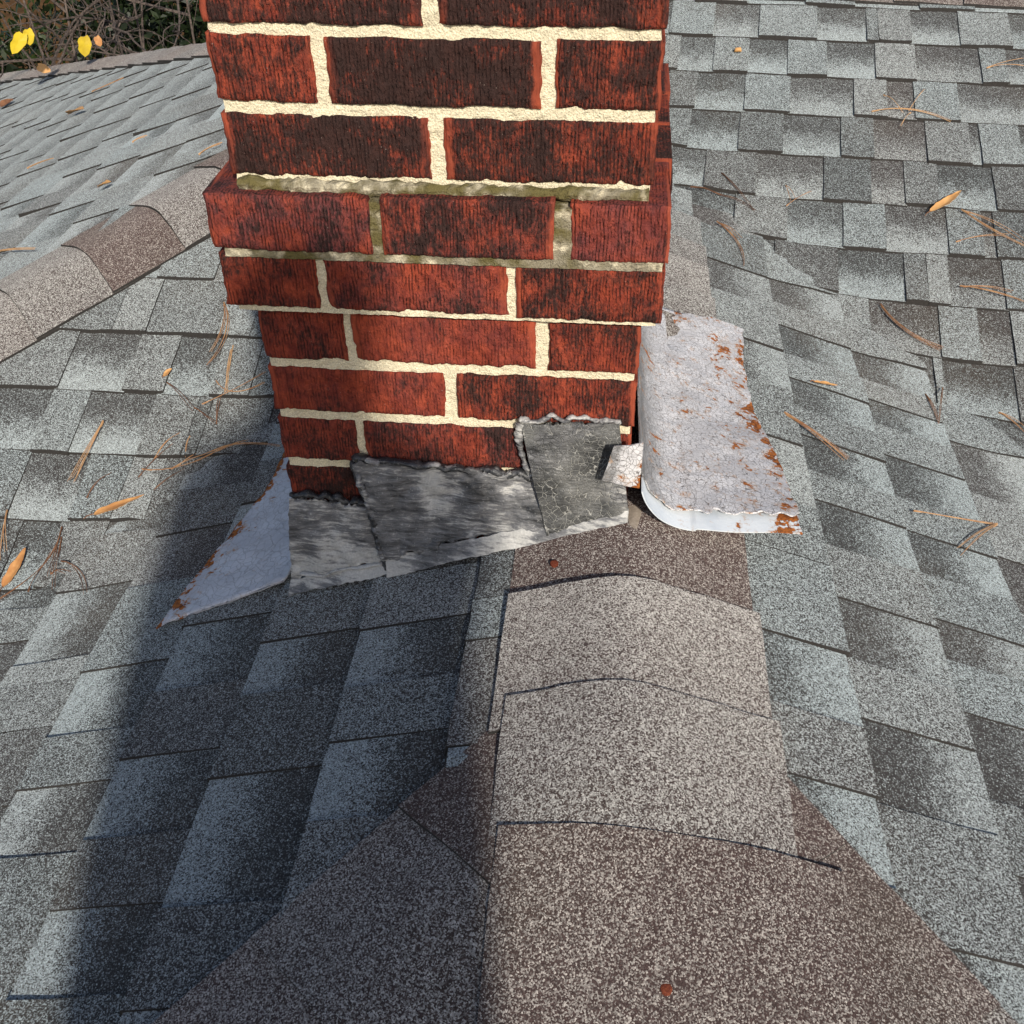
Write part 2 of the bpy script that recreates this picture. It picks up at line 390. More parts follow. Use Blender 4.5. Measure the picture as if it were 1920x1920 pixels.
def shingle(slope, vb, e, u0, u1, kind, La, Lb, brown=0.0, slant0=0.0, slant1=0.0, lift=0.0, bm_out=None, seed=0, parent=None):
    """one shingle tab: butt at plan distance vb uphill, exposed e, between u0 and u1 along the course"""
    (ux, uy), (gx, gy) = FRAME[slope]; surf = SURF[slope]
    nu = max(2, min(7, int((u1 - u0) / 0.04) + 1)); nv = 3
    tb, tt = (0.0098, 0.0034) if kind == 'R' else (0.0056, 0.0014)
    if slope in ('NL', 'NR'): tb += 0.0040 if slope == 'NL' else 0.0015
    ln = e * 1.16
    bm = bmesh.new(); uvl = bm.loops.layers.uv.new("UVMap")
    top = []; bot = []; pv = []
    for j in range(nv + 1):
        f = j / nv; row = []; rb = []
        for i in range(nu + 1):
            g = i / nu
            u = lerp(u0 + slant0 * f, u1 + slant1 * f, g); v = vb + ln * f
            if j == 0: v += 0.0013 * float(vnoise(u * 55, seed * 3.1)) + 0.0022 * float(vnoise(u * 9, seed * 1.7))
            if i in (0, nu): u += 0.0009 * float(vnoise(v * 80, seed * 2.7 + i))
            x = ux * u + gx * v; y = uy * u + gy * v
            t = lerp(tb, tt, f) + lift * (1 - f) ** 2 * (0.6 + 0.4 * math.sin(3 * g + seed)) + 0.0008 * float(vnoise(u * 14, v * 14, seed)) * (1 - 0.5 * f)
            z = float(surf(x, y))
            row.append(bm.verts.new((x, y, z + t))); bo = (0.0042 if slope == 'NL' else 0.0006) if j == 0 else 0.0
            rb.append(bm.verts.new((x - gx * bo, y - gy * bo, z - 0.0035)))
        top.append(row); bot.append(rb)
    def uvset(f, m):
        f.material_index = m
        for lp in f.loops:
            lp[uvl].uv = (0.5, pv_map[lp.vert])
    pv_map = {}
    for j in range(nv + 1):
        for i in range(nu + 1): pv_map[top[j][i]] = pv_map[bot[j][i]] = j / nv * 1.16
    for j in range(nv):
        for i in range(nu):
            uvset(bm.faces.new((top[j][i], top[j][i + 1], top[j + 1][i + 1], top[j + 1][i])), 0)
            uvset(bm.faces.new((bot[j][i], bot[j + 1][i], bot[j + 1][i + 1], bot[j][i + 1])), 1)
    for i in range(nu):
        uvset(bm.faces.new((bot[0][i], bot[0][i + 1], top[0][i + 1], top[0][i])), 1)
        uvset(bm.faces.new((top[nv][i], top[nv][i + 1], bot[nv][i + 1], bot[nv][i])), 1)
    for j in range(nv):
        uvset(bm.faces.new((bot[j][0], top[j][0], top[j + 1][0], bot[j + 1][0])), 1)
        uvset(bm.faces.new((bot[j][nu], bot[j + 1][nu], top[j + 1][nu], top[j][nu])), 1)
    if not clip_bm(bm, CLIP[slope]) or len(bm.faces) < 4: bm.free(); return None
    if bm_out is not None:
        me = bpy.data.meshes.new("tmp"); bm.to_mesh(me); bm.free(); bm_out.from_mesh(me); bpy.data.meshes.remove(me); return None
    return bm_obj("shingle", bm, [M_GR, M_AS], parent, color=(La, Lb, brown, 1.0))

def deck(slope, x0, x1, y0, y1, n=60, drop=0.018):
    bm = bmesh.new(); surf = SURF[slope]; X = np.linspace(x0, x1, n + 1); Y = np.linspace(y0, y1, n + 1)
    gx, gy = np.meshgrid(X, Y); Z = surf(gx, gy) - drop
    vs = [[bm.verts.new((gx[j, i], gy[j, i], Z[j, i])) for i in range(n + 1)] for j in range(n + 1)]
    for j in range(n):
        for i in range(n): bm.faces.new((vs[j][i], vs[j][i + 1], vs[j + 1][i + 1], vs[j + 1][i]))
    for a, b, c in DCLIP.get(slope, CLIP.get(slope, [])):
        nn = Vector((a, b, 0)); l = nn.length; nn /= l
        bmesh.ops.bisect_plane(bm, geom=bm.verts[:] + bm.edges[:] + bm.faces[:], plane_co=nn * (c / l), plane_no=nn, clear_outer=True)
    # thickness
    r = bmesh.ops.extrude_face_region(bm, geom=bm.faces[:])
    for v in [g for g in r['geom'] if isinstance(g, bmesh.types.BMVert)]: v.co.z -= 0.02
    bmesh.ops.recalc_face_normals(bm, faces=bm.faces[:])
    return bm
DECK = {}
DCLIP = {'NL': [(-1, 1, 0.292 / S), (1, 0, RX), (1, -1, RX - PY)], 'NR': [(-1, 0, -RX), (-1, -1, -(RX + PY)), CLIP['NR'][-1]], 'FL': [(1, -1, -0.292 / S), (-1, 1, 1.58)], 'FR': [CLIP['FR'][0], (GX, GY, RV)], 'L': [(1, -1, -1.58), (1, 1, MP[0] + MP[1])]}
for nm, b in {'NL': (-3.2, RX, -2.6, 1.1), 'NR': (RX, 3.0, -2.6, 1.3), 'FL': (-2.6, 0.24, -1.2, 1.60), 'FR': (0.0, 3.2, -1.6, 1.9), 'L': (-4.6, 0.0, -2.4, 6.4)}.items():
    DECK[nm] = bm_obj("roof_slope", deck(nm, *b), [M_AS], ROOF[nm])
# unseen sides of the roof: hip end under the photographer, back slope, right part of the back
CLIP['NH'] = [(-1, 1, -(RX - PY)), (1, 1, RX + PY)]
DECK['NH'] = bm_obj("roof_slope", deck('NH', -1.9, 2.3, -2.4, PY, 40), [M_GR], wing_roof, color=(0.35, 0.35, 0.3, 1))
CLIP['B'] = [(-1, -1, -(MP[0] + MP[1]))]
DECK['B'] = bm_obj("roof_slope", deck('B', -5.0, 0.05, 1.52, 6.4, 50), [M_GR], main_roof, color=(0.35, 0.35, 0.2, 1))

# ------------------------------------------------------------------ shingle courses read off the photograph, (edge positions along the course, kinds)
R_, G_ = 'R', 'G'
def course(slope, vb, e, us, kinds, parent, seed, slant=0.0, extra=0.0):
    for i in range(len(us) - 1):
        k = kinds[i % len(kinds)]
        if isinstance(k, tuple): kind, a, b, br = k
        elif isinstance(k, str):
            if k == 'g': kind, a, b, br = G_, random.uniform(.60, .76), random.uniform(.06, .14), random.uniform(0, .2)
            elif k == 'd': kind, a, b, br = G_, random.uniform(.42, .55), random.uniform(.03, .09), random.uniform(.1, .3)
            else: kind, a, b, br = R_, .5, .5, 0
        else: kind, a, b, br = R_, k * 1.18, k * 1.12, random.uniform(0.0, .22)
        d = random.uniform(-.006, .006)
        s0, s1 = (0.012, -0.012) if kind == G_ else (-0.002, 0.002)
        shingle(slope, vb, e, us[i] + (0.0006 if kind == R_ else -0.004), us[i + 1] - (0.0006 if kind == R_ else -0.004), kind, a, b, br,
                slant * 1.0, slant * 1.0, lift=max(0, random.gauss(0.0003, 0.0012)) + extra, seed=seed * 31 + i, parent=parent)
def fill(us, kinds, lo, hi, rs):
    """carry a course on beyond the read part with tabs of like width"""
    us = list(us); kinds = list(kinds)
    while us[0] > lo:
        us.insert(0, us[0] - rs.uniform(.06, .15)); kinds.insert(0, 'g' if kinds[0] not in ('g', 'd') else rs.uniform(.22, .46))
    while us[-1] < hi:
        us.append(us[-1] + rs.uniform(.06, .15)); kinds.append(rs.choice(['g', 'g', 'd']) if kinds[-1] not in ('g', 'd') else rs.uniform(.22, .46))
    return us, kinds
rs = random.Random(5)
FRe = 0.1205
FRrows = {
    -1: ([.20, .32, .45, .56, .70, .82, .93], [.4, 'g', .42, 'g', .3, 'g']),
    0: ([.151, .25, .35, .478, .584, .609, .68, .781, .889], [.42, 'g', .42, 'g', .32, .36, 'g', .42]),
    1: ([.10, .181, .256, .332, .415, .5, .601, .686, .76, .818, .873], [.38, 'g', .36, 'g', .42, 'g', .44, 'd', 'd', .38]),
    2: ([.164, .227, .329, .425, .555, .624, .677, .767, .96], [.24, 'g', .38, 'g', .40, 'd', .42, 'g']),
    3: ([.17, .222, .323, .414, .528, .594, .696, .782, .801, .879], [.32, 'g', .20, 'g', .24, 'd', .34, 'g', .42]),
    4: ([.192, .261, .364, .495, .587, .65, .714, .818, .92], ['g', .20, 'g', .14, 'd', .26, 'g', .16]),
    5: ([.205, .326, .428, .532, .612, .724, .788, .809, .90], ['g', .31, 'g', .42, 'g', .36, 'd', .2]),
    6: ([.19, .295, .405, .523, .642, .682, .721, .816, .93], [.3, 'g', .14, 'g', .24, .46, 'd', .36]),
    7: ([.30, .414, .577, .698, .765, .821, .93], ['g', .40, 'd', .44, 'd', .48]),
    8: ([.42, .549, .682, .698, .816, .93], [.36, 'g', .46, 'g', .22]),
    9: ([.56, .692, .781, .90], [.30, .18, 'g']),
    10: ([.65, .78, .90], ['g', .3]),
}
FRv = [1.561 - k * 0.1211 for k in range(14)]
for k in range(-2, 14):
    vb = 1.561 - k * 0.1211
    us, kd = FRrows.get(k, ([.7, .85, .97], ['g', .3]))
    us, kd = fill(us, kd, .0, 1.75, rs)
    course('FR', vb, FRe, us, kd, DECK['FR'], 100 + k)
FLy = [0.592 - k * 0.1212 for k in range(-4, 14)]
FLrows = {
    0: ([-.90, -.818, -.708, -.645, -.516, -.456, -.36], [.3, .32, .46, .33, .46, .3]),
    1: ([-.968, -.767, -.653, -.579, -.499, -.429, -.33], [.34, 'g', .36, 'g', .38, .32]),
    2: ([-.90, -.775, -.707, -.592, -.514, -.49, -.38], ['g', .38, 'g', .33, .2, .28]),
    3: ([-.839, -.771, -.669, -.596, -.538, -.45], [.28, 'g', .30, .42, .26]),
    4: ([-.829, -.742, -.679, -.596, -.50], [.16, 'g', .28, 'g']),
}
for k in range(-4, 14):
    vb = 0.592 - k * 0.1212
    us, kd = FLrows.get(k, ([-.9, -.78, -.66, -.55, -.44], [.34, 'g', .38, 'd']))
    us, kd = fill(us, kd, -1.9, .12 if k < 0 else -.1, rs)
    course('FL', vb, 0.1205, us, kd, DECK['FL'], 200 + k)
# wing, left slope: u = -y
NLrows = {
    0: (0.034, [-.03, .119, .184, .327, .352], [.20, .40, (R_, .30, .20, .35), (R_, .70, .66, 0)]),
    1: (-0.099, [-.12, .042, .130, .218, .293, .389, .50, .62], [.16, .38, (G_, .66, .10, 0.), .33, (G_, .74, .10, 0.), .31, 'd']),
    2: (-0.231, [-.10, .023, .116, .200, .315, .464, .562, .70], ['g', .28, (G_, .62, .10, 0.), .20, (G_, .66, .08, 0.), .20, 'g']),
    3: (-0.363, [-.20, -.06, .053, .165, .266, .370, .452, .542, .66], ['g', .30, (G_, .60, .12, 0.), .20, (G_, .66, .10, 0.), .18, (G_, .68, .1, 0.), .26]),
    4: (-0.495, [-.17, -.057, .101, .208, .286, .378, .542], ['d', .38, (G_, .72, .2, 0.), .33, (G_, .68, .16, 0.1), .30]),
    5: (-0.627, [-.20, -.084, .06, .102, .183, .30, .42], [.3, 'g', .46, .32, .18, 'g']),
}
for k in range(-1, 15):
    x0, us, kd = NLrows.get(k, (0.034 - k * 0.1322, [0, .12, .25, .37], ['g', .3, 'd']))
    us, kd = fill(us, kd, -1.1 if k > 1 else -.25, 1.5 if k < 7 else 1.9, rs)
    course('NL', x0, 0.1322, us, kd, DECK['NL'], 300 + k, extra=0.004 if k == 0 else 0.0)
NRrows = {
    0: (0.456, [-.498, -.419, -.322, -.236, -.135, .011, .12, .26, .40, .52, .66], [.34, (G_, .74, .2, 0.), .34, (G_, .68, .22, 0.), .40, .36, 'g', .34, 'g', .36]),
    1: (0.588, [-.461, -.324, -.218, -.132, -.034, .062, .150, .215, .300, .372, .455, .528, .62, .70], [.36, (G_, .66, .06, .1), .42, (G_, .60, .08, .1), .37, (G_, .62, .08, 0.), .38, (G_, .66, .08, 0.), .34, (G_, .6, .12, 0.), .42, (G_, .62, .1, 0.), .4]),
    2: (0.722, [-.36, -.273, -.158, -.079, -.012, .072, .155, .229, .330, .412, .48, .542], [.34, (G_, .64, .06, .1), .42, (G_, .62, .08, .1), .34, (G_, .70, .08, 0.), .36, (G_, .72, .10, 0.), .40, (G_, .68, .1, 0.), .38]),
}
for k in range(-1, 15):
    x0, us, kd = NRrows.get(k, (0.456 + k * 0.1325, [-.2, -.08, .06, .17], ['g', .34, 'd']))
    us, kd = fill(us, kd, -1.6, .95 if k < 3 else .5, rs)
    course('NR', -x0, 0.1322, us, kd, DECK['NR'], 400 + k)
# left hip slope, seen at a grazing angle: nearest 170 tabs one by one, the far ones as one mass
rl = random.Random(3); lt = []
for k in range(0, 31):
    xb = -0.42 - k * 0.1342
    u = -(xb + 1.58 + .35) if False else None
    ylo, yhi = xb + 1.55, 1.50 - xb
    y = ylo - rl.uniform(0, .2) ; tog = rl.random() < .5
    ymax = min(yhi, 5.2)
    while y < ymax:
        w = rl.uniform(.09, .19); lt.append((xb, y, w, tog)); y += w; tog = not tog
lt.sort(key=lambda a: (a[0] - CAM.x) ** 2 + (a[1] - CAM.y) ** 2)
far_bm = bmesh.new()
for i, (xb, y, w, tog) in enumerate(lt):
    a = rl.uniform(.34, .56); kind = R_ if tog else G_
    La, Lb = (a, a) if tog else (rl.uniform(.6, .78), rl.uniform(.14, .26))  # paler than the other slopes: brightness at the grazing view put into the granule colour
    near = i < 175
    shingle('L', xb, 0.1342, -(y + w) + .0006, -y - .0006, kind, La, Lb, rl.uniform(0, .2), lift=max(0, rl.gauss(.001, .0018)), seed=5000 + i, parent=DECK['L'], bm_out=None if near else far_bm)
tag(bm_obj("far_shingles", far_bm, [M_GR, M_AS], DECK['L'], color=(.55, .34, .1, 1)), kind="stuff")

# ------------------------------------------------------------------ ridge and hip caps
def cap(parent, axis_pt, axis_dir, s0, s1, wl, wr, surf, La, Lb, brown, th0=0.0170, th1=0.0105, seed=0, flare=0.0, name="ridge_cap"):
    """saddle shingle; butt (thick, exposed) at s0, tail at s1 along the ridge; wl/wr = plan half widths to the left/right"""
    ax, ay = axis_dir; lx, ly = -ay, ax
    n, m = 14, 5; V = []; F = []; fm = []; UV = []
    for layer in (0, 1):
        for j in range(m + 1):
            f = j / m
            for i in range(n + 1):
                g = i / n; w = lerp(wl, -wr, g)
                s = lerp(s0, s1, f)
                if j == 0: s += 0.0016 * float(vnoise(g * 9, seed * 1.3)) - (0.006 * (abs(w) / max(wl, wr)) ** 2) * (1 if s1 > s0 else -1)
                ww = w * (1 - flare * f)
                if i in (0, n): ww += 0.001 * float(vnoise(f * 12, seed * 2.1 + i))
                x = axis_pt[0] + ax * s + lx * ww; y = axis_pt[1] + ay * s + ly * ww
                z = float(surf(x, y))
                edge = abs(w) / max(wl, wr)
                t = lerp(th0, th1, f) * (1.0 - 0.15 * edge) + 0.0012 * float(vnoise(x * 12, y * 12, seed))
                V.append((x, y, z + t if layer == 0 else z + (t - 0.006 if edge < 0.8 and 0 < j < m else 0.004))); UV.append((g, f))
    N = (n + 1) * (m + 1); q = lambda l, j, i: l * N + j * (n + 1) + i
    for j in range(m):
        for i in range(n):
            F.append((q(0, j, i), q(0, j, i + 1), q(0, j + 1, i + 1), q(0, j + 1, i))); fm.append(0)
            F.append((q(1, j, i), q(1, j + 1, i), q(1, j + 1, i + 1), q(1, j, i + 1))); fm.append(1)
    for i in range(n):
        for j in (0, m):
            a = (q(1, j, i), q(1, j, i + 1), q(0, j, i + 1), q(0, j, i)); F.append(a if j == 0 else a[::-1]); fm.append(1)
    for j in range(m):
        for i in (0, n):
            a = (q(0, j, i), q(0, j + 1, i), q(1, j + 1, i), q(1, j, i)); F.append(a if i == 0 else a[::-1]); fm.append(1)
    o = mesh_obj(name, V, F, [M_GR, M_AS], parent, fm, [k == 0 for k in fm], UV, color=(La, Lb, brown, 1))
    bm = bmesh.new(); bm.from_mesh(o.data); bmesh.ops.recalc_face_normals(bm, faces=bm.faces[:]); bm.to_mesh(o.data); bm.free()
    return o
def wing_soft(x, y): return smin(smin(z_nl(x, y), z_nr(x, y), 0.032), z_nh(x, y), 0.03)
def wing_main(x, y): return smax(wing_soft(x, y), z_fr(x, y), 0.05)
def nail(cp, x, y, z):
    V, F = tube([(x, y, z - 0.002), (x, y, z + 0.0012), (x, y, z + 0.0018)], [0.0048, 0.0048, 0.003], 14)
    return mesh_obj("nail_head", V, F, M_RUST, cp)
caps = []
# from the junction behind the chimney down to the peak; each nearer cap laps over the farther one, butts face the chimney
SPEC = [  # far end y, pale share, brown, left, right
    (0.90, .34, .30, .12, .13), (0.785, .30, .5, .12, .135), (0.703, .40, .6, .12, .135), (0.593, .34, .55, .12, .14), (0.490, .26, .7, .12, .14), (0.355, .3, .6, .12, .14), (0.20, .34, .6, .12, .14), (0.02, .17, .95, .130, .142),
    (-0.134, .47, .75, .130, .148), (-0.281, .42, .70, .118, .155), (-0.430, .20, .95, .110, .20)]
for i, (y1, L, br, wl, wr) in enumerate(SPEC):
    ln = (SPEC[i + 1][0] - y1 if i + 1 < len(SPEC) else -0.28) * 1.25
    o = cap(wing_roof, (RX, 0), (0, 1), y1, y1 + ln, wl, wr, wing_main, L * 1.15, L, br, th0=(0.0185 if i < 8 else 0.0250), th1=(0.0130 if i < 8 else 0.0205), seed=600 + i)
    caps.append(o)
nail(caps[7], 0.124, -0.088, float(wing_main(0.124, -0.088)) + 0.0160)
nail(caps[10], 0.243, -0.548, float(wing_main(0.243, -0.548)) + 0.0225)
dv = []; df = []
for k in range(17):
    if k == 16: x, y = 0.212, -0.020
    else:
        a = 2 * math.pi * k / 16; x, y = 0.212 + 0.0085 * math.cos(a) * (1 + .2 * math.sin(3 * a)), -0.020 + 0.026 * math.sin(a) * (1 + .1 * math.cos(5 * a))
    dv.append((x, y, float(wing_main(x, y)) + (0.0192 if k == 16 else 0.0170)))
df = [(k, (k + 1) % 16, 16) for k in range(16)]
M_DAB = m_plain("old_paint_dab", (0.24, 0.20, 0.16), (0.36, 0.31, 0.26), 300, 0.9, 0.2, 0.001)
mesh_obj("paint_dab", dv, df, M_DAB, caps[7])
# the two hips falling from the peak towards the camera
r2 = 1 / math.sqrt(2)
for k in range(6):
    o = cap(wing_roof, (RX, PY), (-r2, -r2), 0.155 + 0.165 * k, -0.05 + 0.165 * k, 0.125, 0.135, wing_soft, [.16, .36, .30, .2, .4, .3][k], [.18, .36, .3, .2, .4, .3][k], [.95, .75, .9, .8, .6, .8][k], th0=0.0190, th1=0.0150, seed=650 + k, name="hip_cap")
    o = cap(wing_roof, (RX, PY), (r2, -r2), 0.155 + 0.165 * k, -0.05 + 0.165 * k, 0.135, 0.125, wing_soft, [.18, .20, .34, .2, .4, .3][k], [.18, .20, .3, .2, .4, .3][k], [.95, .95, .7, .8, .6, .8][k], th0=0.0190, th1=0.0150, seed=670 + k, name="hip_cap")
# front left hip of the main roof and the far one behind it, main ridge
def main_l(x, y): return smin(smin(z_fl(x, y), z_l(x, y), 0.028), z_b(x, y), 0.03)
for k in range(19):
    s0 = 0.30 + 0.152 * k
    L, br = [(.36, .8), (.15, .95), (.42, .7), (.13, 1.), (.42, .7), (.13, 1.), (.42, .65), (.40, .7)][k] if k < 8 else (random.uniform(.2, .42), random.uniform(.6, .9))
    cap(main_roof, MP[:2], (-r2, -r2), s0, s0 - 0.195, 0.128, 0.128, main_l, L, L, br, seed=700 + k, name="hip_cap")
for k in range(32):
    s0 = 0.18 + 0.150 * k
    cap(main_roof, MP[:2], (-r2, r2), s0, s0 - 0.195, 0.13, 0.13, main_l, random.uniform(.22, .40), .3, random.uniform(.5, .9), th0=0.022, th1=0.012, seed=760 + k, name="hip_cap")
z_fb = lambda x, y: float(-0.805 + SR * RV) - SR * (GX * x + GY * y - RV)
def main_r(x, y): return smin(z_fr(x, y), z_fb(x, y), 0.05)
for k in range(14):
    s0 = -0.25 + 0.15 * k
    cap(main_roof, (GX * RV, GY * RV), (GY, -GX), s0, s0 + 0.195, 0.12, 0.12, main_r, random.uniform(.14, .32), .25, random.uniform(.75, .95), seed=820 + k)
SURF['FB'] = lambda x, y: z_fb(x, y); CLIP['FB'] = [(-GX, -GY, -RV)]
DECK['FB'] = bm_obj("roof_slope", deck('FB', -0.05, 3.2, 1.2, 6.4, 30), [M_GR], main_roof, color=(0.35, 0.35, 0.3, 1))

# ------------------------------------------------------------------ chimney
chimney = tag(empty("chimney", (0, 0.2, -0.5)), "red wire-cut brick chimney with corbelled band and cream mortar joints", "chimney")
CP = 0.0688; BH = 0.0575; DEP = 0.406; HW = 0.2035
def brick(x0, x1, z0, z1, y, depth, seed, soot, purple, comb, face='F', fine=True, parent=chimney):
    w, h = x1 - x0, z1 - z0
    nx, nz = (max(8, int(w / 0.0011)), max(6, int(h / 0.0023))) if fine else (6, 3)
    gx, gz = np.meshgrid(np.linspace(0, 1, nx + 1), np.linspace(0, 1, nz + 1))
    X = gx * w; Z = gz * h
    sx = seed * 7.31
    # chipped, slightly crooked outline
    ex = 0.0012 * fbm(Z * 90, np.full_like(Z, sx), 0, 1, 3); ez = 0.0011 * fbm(X * 70, np.full_like(X, sx), 0, 2, 3)
    X2 = X + ex * (np.abs(gx - .5) * 2) ** 2; Z2 = Z + ez * (np.abs(gz - .5) * 2) ** 2
    groove = np.abs(vnoise(X * 215 + sx + 0.5 * vnoise(X * 40, Z * 70, sx, 4), Z * 14, 0, 3)); torn = fbm(X * 260, Z * 150 + sx, 0, 5, 2); big = fbm(X * 24, Z * 24, sx, 8, 2)
    em = np.minimum(np.minimum(X, w - X) / 0.010, 1.0)
    D = 0.0022 * comb * (np.minimum(groove, .42) - .3) * em + 0.0010 * torn * (0.3 + .7 * em) + 0.0006 * big
    d_edge = np.minimum(np.minimum(X, w - X), np.minimum(Z, h - Z)); D = D - 0.0026 * np.clip(1 - d_edge / 0.0035, 0, 1) ** 2
    chip = np.clip(vnoise(X * 60, Z * 60, sx, 11) - 0.45, 0, 1) * np.clip(1 - d_edge / 0.008, 0, 1); D = D - 0.009 * chip
    nf = (nx + 1) * (nz + 1)
    P = np.stack([(x0 + X2).ravel(), (y - D).ravel(), (z0 + Z2).ravel()], 1)
    ring = [j * (nx + 1) for j in range(nz + 1)][::-1] + []
    idx = np.arange(nf).reshape(nz + 1, nx + 1)
    loop = list(idx[0, :]) + list(idx[1:, nx]) + list(idx[nz, :nx][::-1]) + list(idx[1:nz, 0][::-1])
    B = P[loop].copy(); B[:, 1] = y + depth
    V = np.vstack([P, B]); F = []
    for j in range(nz):
        for i in range(nx): F.append((idx[j, i], idx[j, i + 1], idx[j + 1, i + 1], idx[j + 1, i]))
    L = len(loop); ns = len(F)
    for k in range(L):
        k2 = (k + 1) % L; F.append((loop[k2], loop[k], nf + k, nf + k2))
    F.append(tuple(nf + k for k in range(L))[::-1])
    uv = np.vstack([np.stack([gx.ravel(), gz.ravel()], 1), np.stack([gx.ravel(), gz.ravel()], 1)[loop]])
    if face == 'B': V[:, 1] = DEP - V[:, 1]; F = [f[::-1] for f in F]
    elif face in ('L', 'Rt'):
        a = V.copy(); 
        if face == 'Rt': V[:, 0] = HW - a[:, 1]; V[:, 1] = a[:, 0]
        else: V[:, 0] = -HW + a[:, 1]; V[:, 1] = DEP - a[:, 0]
    return mesh_obj("brick", V, F, M_BR, parent, None, [i < ns for i in range(len(F))], uv, color=(soot, purple, comb, 1))

Z0 = lambda k: k * CP                           # k = 0 is the course above the corbel band
COURSES = {
    2: ([-.2035, -.007, .007, .2035], 0.0, [(.55, .3), (.62, .2)]),
    1: ([-.2035, -.109, -.096, .097, .110, .2035], 0.0, [(.42, .1), (.66, .1), (.50, .1)]),
    0: ([-.2035, -.007, .007, .2035], 0.0, [(.60, .2), (.56, .1)]),
    -1: ([-.2285, -.067, -.055, .112, .128, .222], -0.021, [(.40, .9), (.48, .5), (.26, .7)]),
    -2: ([-.229, -.129, -.120, .066, .075, .222], -0.014, [(.36, .2), (.34, .5), (.44, .1)]),
    -3: ([-.2035, -.111, -.103, .094, .108, .2035], 0.0, [(.34, .3), (.22, .3), (.40, .1)]),
    -4: ([-.2035, -.007, .007, .2035], 0.0, [(.26, .3), (.46, .1)]),
    -5: ([-.2035, -.113, -.103, .098, .110, .2035], 0.0, [(.36, .3), (.46, .6), (.4, .2)]),
    -6: ([-.2035, -.113, -.103, .098, .110, .2035], 0.0, [(.46, .2), (.4, .2), (.4, .2)]),
    -7: ([-.2035, -.007, .007, .2035], 0.0, [(.4, .2), (.4, .2)]),
    -8: ([-.2035, -.111, -.103, .094, .108, .2035], 0.0, [(.4, .2), (.4, .2), (.4, .2)])}
for k in range(3, 11): COURSES[k] = COURSES[1 + (k % 2)] if k % 2 == 0 else COURSES[0 + 1]
for k in range(3, 11): COURSES[k] = COURSES[2] if k % 2 == 0 else COURSES[1]
bs = 0
for k, (xs, yf, cols) in sorted(COURSES.items()):
    vis = -6 <= k <= 2; over = -yf
    zb = Z0(k)
    if k == -2: zb += 0.0015
    for i in range(0, len(xs), 2):
        bs += 1; so, pu = cols[i // 2]
        cb = 1.0 if (k, i) != (-4, 0) and (k, i) != (-3, 2) else 0.6
        rz = random.uniform(-.0008, .0008)
        brick(xs[i], xs[i + 1], zb + rz, zb + BH + random.uniform(-.0008, .0008), yf + random.uniform(-.0012, .0012), 0.092 + over, bs, so, pu, cb, 'F', vis)
    # side and back bricks
    sw = 0.0 if over == 0 else (0.024 if k == -1 else 0.022)
    for fc in ('L', 'Rt'):
        for a, b in (((0.100, 0.197), (0.207, 0.306)) if k % 2 else ((0.100, 0.306),)):
            bs += 1; o = brick(a, b, zb, zb + BH, -sw, 0.092 + sw, bs, random.uniform(.3, .6), .3, 1.0, fc, False)
    for i in range(0, len(xs), 2):
        bs += 1; brick(-xs[i + 1], -xs[i], zb, zb + BH, yf, 0.092 + over, bs, random.uniform(.3, .6), .3, 1.0, 'B', False)

def mortar_block(z0, z1, hw, y0, y1, mat, seed, hw2=None):
    """rough mortar core that fills the joints a little behind the brick faces"""
    st = 0.0034; V = []; F = []; 
    per = []
    for (ax, ay), (bx, by) in (((-hw, y0), (hw, y0)), ((hw, y0), (hw, y1)), ((hw, y1), (-hw, y1)), ((-hw, y1), (-hw, y0))):
        n = int(math.hypot(bx - ax, by - ay) / (st if ay == by == y0 else 0.012))
        per += [(lerp(ax, bx, i / n), lerp(ay, by, i / n)) for i in range(n)]
    P = np.array(per); m = len(P); nz = int((z1 - z0) / st) + 1
    c = P.mean(0); d = P - c
    nrm = np.where(np.abs(np.abs(d[:, :1]) - hw) < 1e-6, np.c_[np.sign(d[:, 0]), 0 * d[:, 0]], np.c_[0 * d[:, 0], np.sign(d[:, 1])])
    for j in range(nz + 1):
        z = lerp(z0, z1, j / nz)
        dd = 0.0010 * fbm(P[:, 0] * 60 + P[:, 1] * 60, np.full(m, z * 60), seed, seed, 3) + 0.0010 * fbm(P[:, 0] * 330, P[:, 1] * 330, z * 330, seed + 9, 2) + 0.0006
        Q = P + nrm * dd[:, None]
        V += [(q[0], q[1], z) for q in Q]
    for j in range(nz):
        for i in range(m): F.append((j * m + i, j * m + (i + 1) % m, (j + 1) * m + (i + 1) % m, (j + 1) * m + i))
    F.append(tuple(range(m))[::-1]); F.append(tuple(nz * m + i for i in range(m)))
    return mesh_obj("mortar", V, F, mat, chimney, None, None, None)
mortar_block(Z0(0) - 0.0113, Z0(10) + BH, HW - 0.004, 0.0048, DEP - 0.005, M_MO, 21)
mortar_block(Z0(-1) - 0.010, Z0(-1) + BH - 0.006, 0.218, -0.0155, DEP + 0.014, M_MOSS, 22)
mortar_block(Z0(-2) - 0.004, Z0(-2) + BH + 0.010, 0.217, -0.0092, DEP + 0.010, M_MO, 23)
mortar_block(Z0(-9), Z0(-2) + 0.0010, HW - 0.004, 0.0048, DEP - 0.005, M_MO, 24)
